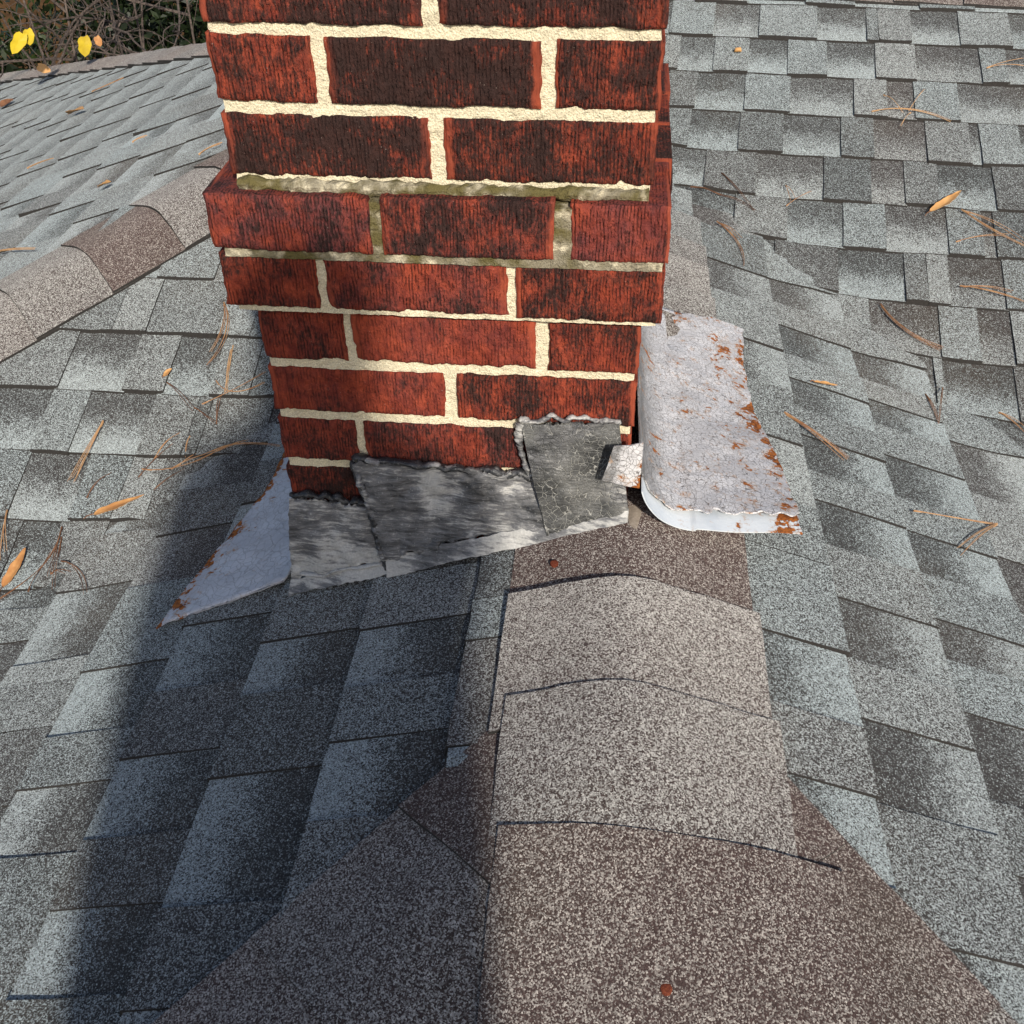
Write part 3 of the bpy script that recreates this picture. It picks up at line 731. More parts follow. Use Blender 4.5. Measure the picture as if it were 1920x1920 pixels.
# mossy wash of mortar on the ledge of the band
V, F = join([tube(spline([(-.196, -.0005, Z0(0) - .0085), (-.05, -.003, Z0(0) - .0088), (.1, -.0015, Z0(0) - .0085), (.2, -.001, Z0(0) - .0088)], 90), [0.0062 + 0.0022 * float(vnoise(i * .31, 3)) for i in range(90)], 10, 0.25, 5)])
mesh_obj("mortar", V, F, M_MOSS, chimney)
V, F = tube([(0, DEP / 2, Z0(10) + BH), (0, DEP / 2, Z0(10) + BH + 0.05)], [0.30, 0.27], 4)
rot45 = Matrix.Rotation(math.radians(45), 4, 'Z')
V = [tuple((rot45 @ (Vector(v) - Vector((0, DEP / 2, 0)))) + Vector((0, DEP / 2, 0))) for v in V]
mesh_obj("crown", V, F, M_MO, chimney)

# ------------------------------------------------------------------ flashing
def sheet(name, grid, mats, parent, thick, uvs=None, smooth=True):
    """grid[j][i] of points -> closed thin sheet"""
    G = np.array(grid, float); nj, ni = G.shape[:2]
    du = np.gradient(G, axis=1); dv = np.gradient(G, axis=0); N = np.cross(du, dv); N /= np.linalg.norm(N, axis=2, keepdims=True) + 1e-12
    V = np.vstack([G.reshape(-1, 3), (G - N * thick).reshape(-1, 3)]); n = nj * ni; F = []; sm = []
    q = lambda j, i: j * ni + i
    for j in range(nj - 1):
        for i in range(ni - 1):
            F.append((q(j, i), q(j, i + 1), q(j + 1, i + 1), q(j + 1, i))); sm.append(True)
            F.append((n + q(j, i), n + q(j + 1, i), n + q(j + 1, i + 1), n + q(j, i + 1))); sm.append(True)
    bd = [q(0, i) for i in range(ni)] + [q(j, ni - 1) for j in range(1, nj)] + [q(nj - 1, i) for i in range(ni - 2, -1, -1)] + [q(j, 0) for j in range(nj - 2, 0, -1)]
    for k in range(len(bd)):
        a, b = bd[k], bd[(k + 1) % len(bd)]; F.append((b, a, n + a, n + b)); sm.append(False)
    U = np.stack(np.meshgrid(np.linspace(0, 1, ni), np.linspace(0, 1, nj)), -1).reshape(-1, 2)
    return mesh_obj(name, V, F, mats, parent, None, sm, np.vstack([U, U]))
def bil(c, ni, nj):
    """c = corner points (top left, top right, bottom right, bottom left)"""
    a, b, cc, d = [np.array(p, float) for p in c]
    u, v = np.meshgrid(np.linspace(0, 1, ni), np.linspace(0, 1, nj)); u = u[..., None]; v = v[..., None]
    return (a * (1 - u) + b * u) * (1 - v) + (d * (1 - u) + cc * u) * v
def rough(G, amp, fr, seed, axis=1, edge=0.0):
    G = G.copy(); P = G.reshape(-1, 3)
    P[:, axis] += amp * fbm(P[:, 0] * fr, P[:, 2] * fr, P[:, 1] * fr, seed, 4); G = P.reshape(G.shape)
    if edge:
        ni = G.shape[1]; k = np.arange(ni)
        for row in (0, G.shape[0] - 1): G[row, :, 2] += edge * fbm(k * 0.23, np.full(ni, seed + row), 0, seed, 3)
    return G
apron = tag(empty("apron_flashing", (0, -0.02, -0.45)), "black and white smeared metal apron flashing at the chimney foot", "flashing")
nlz = lambda x, y: float(z_nl(x, y)) + 0.010
# lower left step
G = bil([(-.203, -.006, -.398), (-.085, -.007, -.402), (-.082, -.030, nlz(-.082, -.03) + .018), (-.213, -.026, nlz(-.213, -.026) + .020)], 60, 50)
sheet("left_sheet", rough(G, .0055, 26, 31, 1, .006), M_MW, apron, .004)
G = bil([(-.213, -.026, nlz(-.213, -.026) + .020), (-.082, -.030, nlz(-.082, -.03) + .018), (-.080, -.040, nlz(-.08, -.04) + .004), (-.216, -.038, nlz(-.216, -.038) + .004)], 60, 12)
sheet("drip_edge", rough(G, .0025, 60, 32, 2, .0), M_MW, apron, .003)
# middle sheet, slanting up to the right
G = bil([(-.118, -.010, -.338), (.100, -.009, -.342), (.125, -.030, nlz(.125, -.03) + .014), (-.084, -.034, nlz(-.084, -.034) + .030)], 110, 60)
sheet("middle_sheet", rough(G, .0062, 22, 33, 1, .006), M_MS, apron, .004)
G = bil([(-.084, -.034, nlz(-.084, -.034) + .030), (.205, -.030, nlz(.205, -.03) + .016), (.205, -.040, nlz(.205, -.04) + .003), (-.083, -.046, nlz(-.083, -.046) + .004)], 100, 12)
sheet("drip_edge", rough(G, .003, 50, 34, 2, .0), M_MW, apron, .003)
# cracked square sheet on the right
G = bil([(.079, -.007, -.272), (.188, -.007, -.266), (.205, -.032, nlz(.205, -.032) + .010), (.112, -.034, nlz(.112, -.034) + .010)], 60, 70)
sheet("cracked_sheet", rough(G, .0050, 18, 35, 1, .004), M_MC, apron, .004)
def bead(pts, r, seed, mat=M_BEAD, n=110, flat=0.62):
    P = spline(pts, n); P = [(p[0], p[1] - .001 + .002 * float(vnoise(i * .10, seed)), p[2] + .0035 * float(vnoise(i * .14, seed + 5))) for i, p in enumerate(P)]
    rr = [r * (.85 + .35 * float(vnoise(i * .13, seed + 2)) + .12 * float(vnoise(i * .5, seed + 3))) * min(1, (i + .6) / 3, (n - i) / 3) for i in range(n)]
    V, F = tube(P, rr, 10, .12, seed, flat); return mesh_obj("sealant_bead", V, F, mat, apron, smooth=True)
bead([(-.120, -.006, -.336), (-.06, -.006, -.335), (.0, -.006, -.338), (.095, -.006, -.345)], .0075, 41)
bead([(-.120, -.008, -.338), (-.108, -.014, -.375), (-.094, -.022, -.43), (-.083, -.034, -.482)], .0095, 42)
bead([(-.112, -.014, -.35), (-.098, -.022, -.41), (-.086, -.034, -.47)], .007, 48, M_MS)
bead([(-.204, -.004, -.396), (-.16, -.006, -.392), (-.12, -.006, -.399), (-.088, -.008, -.402)], .0065, 43)
bead([(.076, -.005, -.270), (.12, -.005, -.263), (.19, -.005, -.266)], .0050, 44, M_MW)
bead([(.078, -.006, -.272), (.079, -.007, -.31), (.092, -.010, -.345)], .006, 45, M_MW)
bead([(-.118, -.008, -.334), (-.10, -.008, -.331), (-.085, -.008, -.334)], .0060, 46, M_MW, 30)
bead([(-.20, -.03, -.505), (-.14, -.032, -.49), (-.09, -.034, -.47)], .004, 47, M_MW, 50)

# loose painted side flashing on the right: an L-shaped bent sheet, its near end lifted off the roof
side_r = tag(empty("side_flashing", (0.3, 0.25, -0.42)), "loose whitish painted metal side flashing with rust patches right of the chimney", "flashing")
nrs = lambda x, y: float(SURF['NR'](x, y))
def side_pt(t, y):
    """t 0..1 across: top of the upright leg -> bend -> outer edge"""
    f = min(1.0, max(0.0, (y + 0.022) / 0.542))                       # 0 near end, 1 far end
    lift = 0.026 * (1 - f) ** 1.6 + 0.013
    x0 = 0.2075 + 0.006 * (1 - f); r = 0.074; leg = r + lerp(0.012, 0.020, f)
    wid = lerp(0.192, 0.212, f) + 0.006 * math.sin(9 * y + 1)
    la, lb, lc = leg - r, r * math.pi / 2 * 0.85, wid - r
    s = t * (la + lb + lc)
    zb = max(nrs(x0 + r, y), float(wing_soft(x0 + r, y)) + 0.006) + lift
    sl = lerp(0.10, S * 0.93, min(1.0, f * 1.8))
    if s < la: x, z = x0 - 0.002 * (1 - s / la), zb + r + (la - s)
    elif s < la + lb:
        a = (s - la) / lb * (math.pi / 2 - math.atan(sl) * 1.0)
        x, z = x0 + r * (1 - math.cos(a)), zb + r - r * math.sin(a)
    else:
        a = math.pi / 2 - math.atan(sl); d = s - la - lb
        x, z = x0 + r * (1 - math.cos(a)) + d * math.cos(math.atan(sl)), zb + r - r * math.sin(a) - d * math.sin(math.atan(sl))
        z += 0.004 * (d / lc) * (1 - f) + 0.0035 * math.sin(7 * y + 3) * (d / lc) + 0.004 * float(fbm(x * 9, y * 9, 0, 61, 2))
        x += 0.0022 * float(fbm(y * 40, 2.0, 0, 63, 3)) * (d / lc > .93)
    return x, z
nj, ni = 130, 90; Gs = np.zeros((nj, ni, 3))
for j in range(nj):
    for i in range(ni):
        t = i / (ni - 1); y = lerp(0.52, -0.022, j / (nj - 1))
        yy = y + (0.006 * math.sin(t * 9) + 0.004 * float(vnoise(t * 14, 3)) if j in (0,) else 0.0045 * float(fbm(t * 22, 5.0, 0, 67, 3)) if j == nj - 1 else 0.0) - (0.03 * (1 - j / (nj - 1)) * (1 - t)) + 0.02 * max(0, t - .3) * (j / (nj - 1))
        x, z = side_pt(t, y); Gs[j, i] = (x, yy, z + 0.0008 * float(fbm(x * 60, y * 60, 0, 71, 2)))
sheet("metal_sheet", Gs, M_PR, side_r, 0.0018)
# second, bare galvanised sheet showing below the near end
G2 = np.zeros((12, 70, 3))
for j in range(12):
    for i in range(70):
        t = lerp(0.12, 1.0, i / 69); y = lerp(0.02, -0.046, j / 11); x, z = side_pt(t, y)
        G2[j, i] = (x + .001, y + 0.022 * max(0, t - .3), z - 0.0065 - 0.002 * (j / 11))
M_GAL = m_paint("galvanised_metal", (0.50, 0.55, 0.60), (0.66, 0.70, 0.73), 0.05, 0.0, scale=40, edge_w=0.42, edge_p=2.5)
sheet("galvanised_lip", G2, M_GAL, side_r, 0.0016)
# torn tab bent towards the front of the chimney
Gt = bil([(.183, -.040, -.272), (.214, -.046, -.262), (.214, -.044, -.325), (.172, -.042, -.318)], 24, 24)
sheet("bent_tab", rough(Gt, .002, 40, 66, 1), M_PR, side_r, .0016)

# grey side flashing on the left, lying on the shingles
side_l = tag(empty("side_flashing", (-0.3, 0.15, -0.58)), "flat grey painted side flashing with a rusty edge left of the chimney", "flashing")
nlsf = lambda x, y: float(SURF['NL'](x, y)) + 0.0125
A = [(-.205, .40), (-.205, .30), (-.205, .15), (-.205, .03), (-.212, -.012)]
Bp = [(-.348, .40), (-.323, .29), (-.352, .14), (-.385, .02), (-.402, -.047)]
nj, ni = 90, 46; Gl = np.zeros((nj, ni, 3)); PA = spline(A, nj); PB = spline(Bp, nj)
for j in range(nj):
    for i in range(ni):
        g = i / (ni - 1); a, b = PA[j], PB[j]
        x = lerp(a[0], b[0], g); y = lerp(a[1], b[1], g)
        if i == ni - 1: x += 0.003 * float(fbm(j * .2, 1.0, 0, 81, 3))
        if j == nj - 1: y += 0.03 * math.sin(g * 3.14)
        rise = 0.035 * max(0, 1 - g / 0.12) ** 2
        Gl[j, i] = (x, y, nlsf(x, y) + rise + 0.004 * (1 - g) + 0.0015 * float(fbm(x * 30, y * 30, 0, 83, 3)))
sheet("metal_sheet", Gl[::-1], M_PL, side_l, 0.0016)

# ------------------------------------------------------------------ pine needles and leaves
def ground(x, y):
    if x > RX: return float(max(SURF['NR'](x, y), z_fr(x, y)))
    return float(max(SURF['NL'](x, y), z_fl(x, y)))
def bundle(name, lines, label, mat, rad_=0.00068, surf=ground, group="dry pine needles scattered on the shingles", lift=0.0115):
    parts = []
    for k, l in enumerate(lines):
        P = spline(l, 12)
        for d in (0, 1, 2)[:(3 if len(l) > 2 else 2)]:
            off = (d - 1) * 0.0022; rnd = random.uniform(-.004, .004)
            Q = []
            for i, p in enumerate(P):
                f = i / 11; x = p[0] + off * math.sin(f * 2.6) + rnd * f; y = p[1] + off * (f - .5) + rnd * .5 * f
                Q.append((x, y, surf(x, y) + lift + 0.004 * math.sin(f * 3.14) * (1 + k % 3) * .6 + 0.001 * d))
            parts.append(tube(Q, [rad_ * (1.0 - .55 * i / 11) for i in range(12)], 5))
        parts.append(tube([(P[0][0], P[0][1], surf(*P[0][:2]) + lift), (P[1][0], P[1][1], surf(*P[1][:2]) + lift + .001)], [rad_ * 1.7, rad_ * 1.2], 6))
    V, F = join(parts)
    return tag(mesh_obj(name, V, F, mat), label, "pine needles", group)
NEEDLES = [
 ([[(0.695, 1.276), (0.762, 1.28), (0.851, 1.246)], [(0.773, 1.272), (0.749, 1.232)], [(0.724, 1.326), (0.757, 1.272)], [(0.77, 1.278), (0.809, 1.344)]], "spidery tan pine needle cluster high on the right slope", M_NEED),
 ([[(0.321, 1.031), (0.406, 1.026), (0.45, 0.995)], [(0.385, 1.097), (0.414, 1.049), (0.446, 0.997)]], "two crossing brown pine needles just right of the chimney's corbel band", M_NEED2),
 ([[(0.507, 1.008), (0.557, 1.048)], [(0.509, 1.063), (0.522, 1.024)]], "short V of pale pine needles between chimney and curled yellow leaf", M_NEED),
 ([[(0.369, 0.925), (0.398, 0.883), (0.413, 0.783)], [(0.374, 0.921), (0.414, 0.888)]], "bent pine needles pointing down above the rusty right flashing", M_NEED),
 ([[(0.835, 1.001), (0.884, 0.946), (0.937, 0.909)], [(0.813, 0.919), (0.907, 0.937)], [(0.838, 0.998), (0.939, 0.918)]], "long pine needles below the curled yellow leaf at the right edge", M_NEED),
 ([[(0.945, 1.41), (1.026, 1.441)], [(0.945, 1.41), (1.026, 1.416)]], "reddish pine needles at the upper right edge of the photo", M_NEED),
 ([[(0.661, 0.768), (0.691, 0.713), (0.755, 0.672)], [(0.662, 0.763), (0.696, 0.705), (0.751, 0.668)]], "curved pair of pine needles right of the top of the rusty flashing", M_NEED),
 ([[(0.435, 0.33), (0.476, 0.303), (0.525, 0.27)], [(0.437, 0.326), (0.48, 0.291), (0.519, 0.262)]], "reddish pine needle pair beside the rusty edge of the right flashing", M_NEED),
 ([[(0.704, 0.546), (0.709, 0.509), (0.709, 0.47)], [(0.739, 0.574), (0.709, 0.47)]], "narrow V of dull pine needles low on the right slope", M_NEED2),
 ([[(0.829, 0.542), (0.848, 0.524), (0.866, 0.502)]], "single bundle of orange pine needles at the right edge, mid height", M_NEED),
 ([[(0.607, 0.196), (0.666, 0.21), (0.745, 0.238)], [(0.746, 0.241), (0.658, 0.144)], [(0.745, 0.238), (0.66, 0.13)]], "lowest pine needles on the right slope, forked like a wishbone", M_NEED),
 ([[(0.805, 0.813), (0.844, 0.802), (0.913, 0.775)], [(0.811, 0.811), (0.894, 0.801)]], "straight tan pine needles on the right slope level with the chimney's lower corbel course", M_NEED),
 ([[(-0.518, 0.659), (-0.496, 0.593), (-0.513, 0.527)], [(-0.517, 0.654), (-0.506, 0.592), (-0.516, 0.553)]], "bowed pine needles nearest under the tan hip caps left of the chimney", M_NEED),
 ([[(-0.479, 0.568), (-0.472, 0.509), (-0.468, 0.472)], [(-0.481, 0.559), (-0.467, 0.472)]], "upright straight pine needles close to the left chimney edge", M_NEED),
 ([[(-0.504, 0.448), (-0.466, 0.47), (-0.412, 0.516)], [(-0.491, 0.495), (-0.463, 0.472), (-0.407, 0.496)]], "bright tan pine needles reaching to the chimney's left edge", M_NEED),
 ([[(-0.516, 0.441), (-0.47, 0.412)], [(-0.47, 0.412), (-0.474, 0.472)], [(-0.576, 0.487), (-0.512, 0.437)]], "dark angular pine needles left of the chimney in the shadow's edge", M_NEED2),
 ([[(-0.572, 0.322), (-0.514, 0.327), (-0.448, 0.355), (-0.405, 0.367)], [(-0.524, 0.325), (-0.475, 0.35), (-0.405, 0.356), (-0.341, 0.338)], [(-0.557, 0.341), (-0.525, 0.393)], [(-0.481, 0.361), (-0.515, 0.329)], [(-0.509, 0.386), (-0.506, 0.348)]], "largest tangle of pine needles reaching onto the grey left flashing", M_NEED),
 ([[(-0.665, 0.407), (-0.673, 0.354), (-0.687, 0.295)], [(-0.664, 0.405), (-0.668, 0.339), (-0.675, 0.294)]], "pale straight pine needles in the sun on the left slope", M_NEED),
 ([[(-0.574, 0.307), (-0.53, 0.373)], [(-0.55, 0.272), (-0.503, 0.326)], [(-0.648, 0.266), (-0.624, 0.311)]], "thin dark parallel pine needles by the long orange leaf", M_NEED2),
 ([[(-0.672, 0.214), (-0.67, 0.187), (-0.732, 0.089)], [(-0.671, 0.201), (-0.654, 0.124)], [(-0.667, 0.197), (-0.636, 0.096)], [(-0.648, 0.151), (-0.624, 0.138), (-0.569, 0.072)], [(-0.68, 0.095), (-0.675, 0.173)], [(-0.655, 0.126), (-0.62, 0.123)]], "brown tangle of pine needles beside the tan leaf at lower left", M_NEED2),
 ([[(-0.771, 0.237), (-0.764, 0.202), (-0.753, 0.154)], [(-0.77, 0.23), (-0.749, 0.168)]], "pine needles at the left edge of the photo above the tan leaf", M_NEED),
]
for lines, lab, mat in NEEDLES: bundle("pine_needles", lines, lab, mat)
zl = lambda x, y: float(z_l(x, y))
for lines, lab in (([[(-1.457, 1.72), (-1.41, 1.716), (-1.372, 1.716)]], "pale pine needles halfway up the grazing left hip slope"),
                   ([[(-1.679, 2.629), (-1.61, 2.616), (-1.56, 2.646)]], "farthest pine needles near the top of the grazing left hip slope"),
                   ([[(-1.12, 0.961), (-1.05, 0.915), (-0.983, 0.873)]], "tan pine needles above the tan hip caps at the left edge"),
                   ([[(-0.709, 1.137), (-0.69, 1.15), (-0.663, 1.162)]], "pine needles on the left hip slope touching the chimney's edge"),
                   ([[(-1.036, 1.521), (-1.02, 1.525), (-0.999, 1.527)]], "reddish pine needles in the middle of the left hip slope")):
    bundle("pine_needles", lines, lab, M_NEED, 0.0011, zl, lift=0.018)

def leaf(name, a, b, width, label, mat, surf=ground, curl=0.35, lift=0.013, cat="leaf", group="fallen leaves on the roof", seed=0):
    A = np.array([*a, surf(*a) + lift]); B = np.array([*b, surf(*b) + lift + 0.004])
    d = B - A; Ln = np.linalg.norm(d); d /= Ln; sd = np.cross(d, (0, 0, 1)); sd /= np.linalg.norm(sd); up = np.cross(sd, d)
    n, m = 16, 8; G = np.zeros((n, m + 1, 3))
    for j in range(n):
        f = j / (n - 1); w = width * (math.sin(math.pi * min(1, f * 1.0) ** 0.75) ** 0.8 if 0 < f < 1 else 0.0) * 0.5 + 0.0006
        for i in range(m + 1):
            g = i / m * 2 - 1
            h = curl * w * (g * g) + 0.05 * Ln * math.sin(f * 3.1) * .5 + 0.0010 * float(vnoise(f * 7, g * 3, seed))
            G[j, i] = A + d * (Ln * f) + sd * (g * w * (1 + .15 * float(vnoise(f * 11, g, seed + 1)))) + up * h + sd * 0.06 * Ln * math.sin(f * 3.0)
    o = sheet("blade", G, mat, None, 0.0005)
    root = empty(name, tuple(A)); o.parent = root; o.location = Vector(o.location) - Vector(root.location)
    V, F = tube([A + d * Ln * .02 + up * .001, A - d * Ln * .10 + up * .002, A - d * Ln * .18 + sd * .002], [0.0009, 0.0008, 0.0006], 5)
    mesh_obj("stalk", V, F, M_NEED2, root)
    return tag(root, label, cat, group)
leaf("fallen_leaf", (0.775, 0.993), (0.838, 1.044), 0.017, "curled yellow-tan leaf on the right slope near the photo's edge", M_LEAF, curl=.35, seed=1)
leaf("fallen_leaf", (0.497, 0.452), (0.536, 0.462), 0.006, "thin orange-red leaf sliver right of the rusty flashing", M_LEAF, curl=.35, seed=2)
leaf("fallen_leaf", (-0.628, 0.237), (-0.553, 0.273), 0.015, "long orange leaf lying left of the grey flashing", M_LEAF, curl=.35, seed=3)
leaf("fallen_leaf", (-0.731, 0.110), (-0.716, 0.172), 0.016, "tan-orange leaf upright at the lower left edge", M_LEAF, curl=.35, seed=4)
leaf("fallen_leaf", (-0.585, 0.498), (-0.573, 0.510), 0.010, "tiny round orange leaf left of the chimney below the hip caps", M_LEAF, curl=.35, seed=5)
leaf("fallen_leaf", (-1.627, 2.345), (-1.555, 2.305), 0.05, "orange leaf on the upper part of the grazing left hip slope", M_LEAF, zl, seed=6, lift=.018)
leaf("fallen_leaf", (-0.975, 1.188), (-0.943, 1.180), 0.025, "small orange leaf just above the tan hip caps", M_LEAF, zl, seed=7, lift=.018)
leaf("fallen_leaf", (-2.42, 3.25), (-2.39, 3.31), 0.05, "dark brown leaf far up the left hip slope at the photo's edge", M_NEED2, zl, seed=8, lift=.018)
Vs, Fs = tube([(0.421, 1.474, ground(.428, 1.474) + .0085), (0.424, 1.474, ground(.428, 1.474) + .013), (0.432, 1.474, ground(.428, 1.474) + .014), (0.435, 1.474, ground(.428, 1.474) + .0095)], [.002, .005, .0048, .002], 10)
tag(mesh_obj("seed", Vs, Fs, M_LEAF, smooth=True), "small round tan seed near the top of the right slope", "seed")

# ------------------------------------------------------------------ the photographer, out of frame: casts the shadow on the left slope
def skin_body(name, joints, edges, root_i, mat, parent=None, sub=2):
    me = bpy.data.meshes.new(name); me.from_pydata([j[:3] for j in joints], edges, [])
    o = bpy.data.objects.new(name, me); col.objects.link(o); me.materials.append(mat)
    sk = o.modifiers.new("skin", 'SKIN'); sk.use_smooth_shade = True
    sl = me.skin_vertices[0].data if me.skin_vertices else None
    if sl is None:
        bpy.context.view_layer.objects.active = o
        bm = bmesh.new(); bm.from_mesh(me); bm.verts.layers.skin.verify(); bm.to_mesh(me); bm.free(); sl = me.skin_vertices[0].data
    for i, j in enumerate(joints):
        r = j[3]; sl[i].radius = r if isinstance(r, tuple) else (r, r); sl[i].use_root = (i == root_i)
    ss = o.modifiers.new("sub", 'SUBSURF'); ss.levels = sub; ss.render_levels = sub
    if parent: o.parent = parent
    return o
M_JKT = m_plain("dark_jacket", (0.02, 0.024, 0.035), (0.04, 0.045, 0.06), 40, 0.85)
hx, hy = 0.335, -1.50
fz = lambda y: float(z_nh(0, y)) + 0.012
J = [(.235, hy - .02, .07, .195),
     (.265, hy - .01, .30, .185), (.355, hy, .55, .170), (.37, hy + .02, .72, .062), (.37, hy + .05, .83, .098), (.37, hy + .06, .92, .085),
     (.53, hy, .63, .070), (.40, hy + .16, .34, .055), (.33, hy + .36, .34, .040), (.245, hy + .47, .36, .036),
     (.19, hy, .60, .070), (.12, hy + .14, .34, .052), (.10, hy + .40, .34, .038), (.10, hy + .48, .36, .034),
     (.34, hy, fz(hy) + .80, .100), (.38, hy + .04, fz(hy) + .46, .070), (.39, hy, fz(hy) + .08, .052), (.40, hy + .16, fz(hy + .16) + .045, .042),
     (.13, hy, fz(hy) + .80, .100), (.09, hy + .04, fz(hy) + .46, .070), (.08, hy, fz(hy) + .08, .052), (.07, hy + .16, fz(hy + .16) + .045, .042)]
Ed = [(0, 1), (1, 2), (2, 3), (3, 4), (4, 5), (2, 6), (6, 7), (7, 8), (8, 9), (2, 10), (10, 11), (11, 12), (12, 13), (0, 14), (14, 15), (15, 16), (16, 17), (0, 18), (18, 19), (19, 20), (20, 21)]
per = skin_body("person", J, Ed, 0, M_JKT)
tag(per, "person in dark clothes standing on the roof behind the viewpoint, casting the shadow", "person")

# ------------------------------------------------------------------ ground, house walls and the shrubs behind the roof
M_LIT = m_plain("leaf_litter", (0.035, 0.018, 0.008), (0.12, 0.062, 0.024), 3.0, 0.95, 0.1, 0.02)
gv = []; gf = []; n = 60
X = np.linspace(-60, 60, n + 1); Y = np.linspace(-50, 90, n + 1)
for y in Y:
    for x in X: gv.append((x, y, -3.6 + 0.3 * float(vnoise(x * .1, y * .1, 0, 5)) + max(0, (y - 9)) * 0.10))
for j in range(n):
    for i in range(n): gf.append((j * (n + 1) + i, j * (n + 1) + i + 1, (j + 1) * (n + 1) + i + 1, (j + 1) * (n + 1) + i))
tag(mesh_obj("ground", gv, gf, M_LIT, None, None, True), kind="structure")
M_WALL = m_plain("house_brick", (0.22, 0.06, 0.035), (0.30, 0.09, 0.05), 20, 0.9)
def boxm(x0, x1, y0, y1, z0, z1):
    V = [(x, y, z) for z in (z0, z1) for y in (y0, y1) for x in (x0, x1)]
    return V, [(0, 2, 3, 1), (4, 5, 7, 6), (0, 1, 5, 4), (1, 3, 7, 5), (3, 2, 6, 7), (2, 0, 4, 6)]
mesh_obj("wall", *boxm(-2.3, 2.9, 0.2, 5.2, -4.0, -1.5), M_WALL, main_roof)
mesh_obj("wall", *boxm(-1.2, 1.6, -1.9, 0.0, -4.0, -1.3), M_WALL, wing_roof)

def leafmass(center, size, n, ls, seed):
    r = np.random.default_rng(seed); V = np.zeros((n * 4, 3)); F = []
    nc = 26; C = r.normal(0, .42, (nc, 3)) * size
    for i in range(n):
        c = np.array(center) + C[i % nc] + r.normal(0, .16, 3) * size
        a = r.normal(size=3); a /= np.linalg.norm(a); b = np.cross(a, r.normal(size=3)); b /= np.linalg.norm(b)
        s = ls * r.uniform(.5, 1.2)
        V[i * 4:i * 4 + 4] = c - a * s, c + b * s * .38, c + a * s, c - b * s * .38
        F.append((i * 4, i * 4 + 1, i * 4 + 2, i * 4 + 3))
    return V, F
def shrub(name, base, center, size, n, ls, seed, label):
    root = tag(empty(name, base), label, "shrub", "evergreen shrubs behind the roof")
    V, F = leafmass(center, np.array(size), n, ls, seed); mesh_obj("crown", V, F, M_EVG, root)
    V, F = join([tube(spline([base, tuple(lerp(np.array(base), np.array(center), .5) + np.array((.1 * k, .05, 0))), tuple(np.array(center) + np.array((.3 * k, .1, .2)))], 8), [.05 - .005 * i for i in range(8)], 7) for k in (-1, 0, 1)])
    mesh_obj("trunk", V, F, M_BARK, root)
    return root
shrub("evergreen_shrub", (-3.4, 7.9, -3.6), (-3.4, 7.9, -1.8), (1.5, .9, 1.4), 9000, .055, 1, "dark leafy green shrub behind the roof, next to the chimney")
shrub("evergreen_shrub", (-4.6, 7.6, -3.6), (-4.6, 7.6, -2.7), (.9, .8, .8), 4000, .055, 2, "low dark green shrub behind the far hip between the yellow leaves")
shrub("evergreen_shrub", (-1.6, 8.8, -3.5), (-1.6, 8.8, -1.5), (1.6, .9, 1.6), 6000, .06, 3, "dark evergreen shrub behind the chimney")
def bare(base, top, seed, label, nb=9):
    r = random.Random(seed); root = tag(empty("bare_shrub", base), label, "shrub", "leafless shrubs behind the roof")
    parts = []; B = np.array(base); T = np.array(top)
    stem = spline([base, tuple(lerp(B, T, .5) + np.array((r.uniform(-.2, .2), r.uniform(-.2, .2), 0))), top], 14)
    V, F = tube(stem, [0.017 * (1 - .72 * i / 13) for i in range(14)], 6, .15, seed); mesh_obj("trunk", V, F, M_BARK, root, smooth=True)
    def grow(p, d, ln, rad_, depth):
        n = 7; P = [np.array(p)]; d = np.array(d)
        for i in range(n):
            d = d + np.array([r.gauss(0, .20), r.gauss(0, .20), r.gauss(0, .16)]); d /= np.linalg.norm(d); P.append(P[-1] + d * ln / n)
        parts.append(tube([tuple(x) for x in P], [rad_ * (1 - .6 * i / n) for i in range(n + 1)], 5))
        if depth:
            for _ in range(3):
                k = r.randint(2, n); dd = d + np.array([r.gauss(0, .7), r.gauss(0, .7), r.gauss(0, .6)]); grow(P[k], dd / np.linalg.norm(dd), ln * r.uniform(.35, .65), rad_ * .55, depth - 1)
    for b in range(nb):
        k = r.randint(7, 13); d = np.array([r.gauss(0, .8), r.gauss(0, .6), r.uniform(-.2, .7)]); grow(stem[k], d / np.linalg.norm(d), r.uniform(.5, 1.1), .008, 2)
    V, F = join(parts); tag(mesh_obj("branches", V, F, M_BARK, root), kind="stuff")
    return root, stem
def along(px, py, dist):                          # a point seen at that place, at that distance (places shrubs behind the roof)
    d = (_f + _r * ((px - 960) / 1912.5) - _u * ((py - 960) / 1912.5)).normalized(); return CAM + d * dist
shr = []
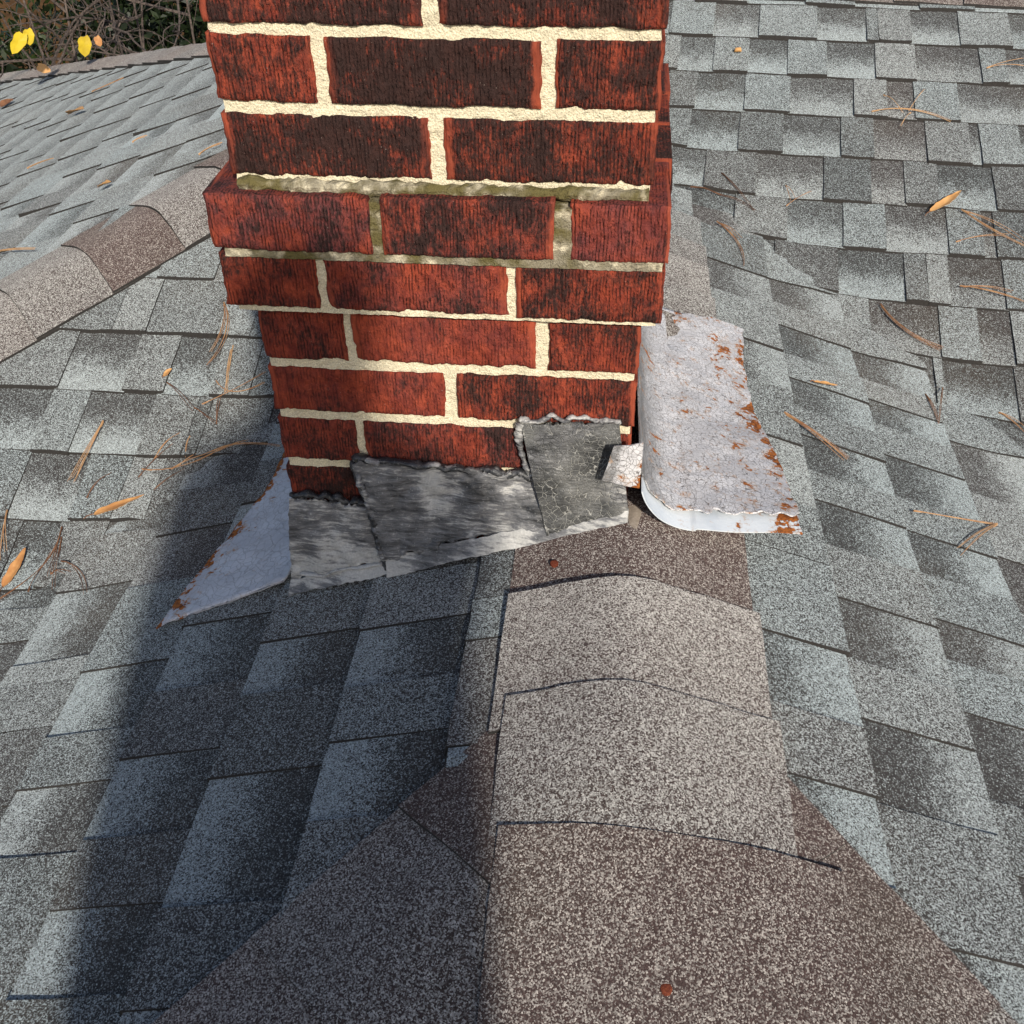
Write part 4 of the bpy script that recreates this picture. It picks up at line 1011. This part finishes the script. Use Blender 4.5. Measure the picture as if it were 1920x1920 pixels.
for i, (px, py, dist, lab) in enumerate([(30, -40, 5.6, "bare grey shrub at the left edge carrying the double yellow leaf"), (110, -70, 6.1, "bare shrub between the yellow leaf pair and the single yellow leaf"),
                                  (190, -60, 5.7, "bare twiggy shrub carrying the heart-shaped yellow leaf"), (265, -50, 6.3, "bare tangled shrub in front of the dark green one"), (340, -60, 5.9, "bare shrub nearest the chimney's left edge"), (230, -120, 6.9, "farthest bare shrub in the middle of the thicket")]):
    t = along(px, py, dist); shr.append(bare((t.x + .1 * (i % 3 - 1), t.y + .1, -3.6), tuple(t), 40 + i, lab, 10)[0])
def yleaf(px, py, dist, size, rot, root, mat=M_LEAFY):
    c = along(px, py, dist); n = 18; V = []; 
    for k in range(n):
        a = 2 * math.pi * k / n; rr = size * (0.82 + .18 * math.cos(2 * a) + (0.35 if k == 0 else .12 if k in (1, n - 1) else 0) - (.22 if k == n // 2 else 0) + .05 * math.sin(5 * a))
        x, y = rr * math.cos(a + rot), rr * math.sin(a + rot)
        V.append(tuple(c + _r * x + _u * y - _f * (.12 * abs(y)) + Vector((0, .15 * x, 0))))
    V.append(tuple(c - _f * size * .12)); F = [(k, (k + 1) % n, n) for k in range(n)]
    V2 = [tuple(Vector(v) + _f * .0012) for v in V]; V = V + V2; F += [(n + 1 + (k + 1) % n, n + 1 + k, 2 * n + 1) for k in range(n)] + [((k + 1) % n, k, n + 1 + k, n + 1 + (k + 1) % n) for k in range(n)]
    o = mesh_obj("leaf", V, F, mat, root)
    Vt, Ft = tube([tuple(c), tuple(c + _u * size * 1.6 + _r * size * .2), tuple(c + _u * size * 2.6)], [.002, .002, .0015], 5); mesh_obj("leaf_stalk", Vt, Ft, M_BARK, root)
    return o
yleaf(36, 78, 5.0, .043, -2.0, shr[0]); yleaf(54, 67, 5.02, .032, -1.4, shr[0]); yleaf(159, 84, 5.0, .040, -1.5, shr[2]); yleaf(184, 76, 5.05, .022, -1.2, shr[2], M_LEAF); yleaf(80, 128, 5.3, .028, -.5, shr[1], M_LEAF)
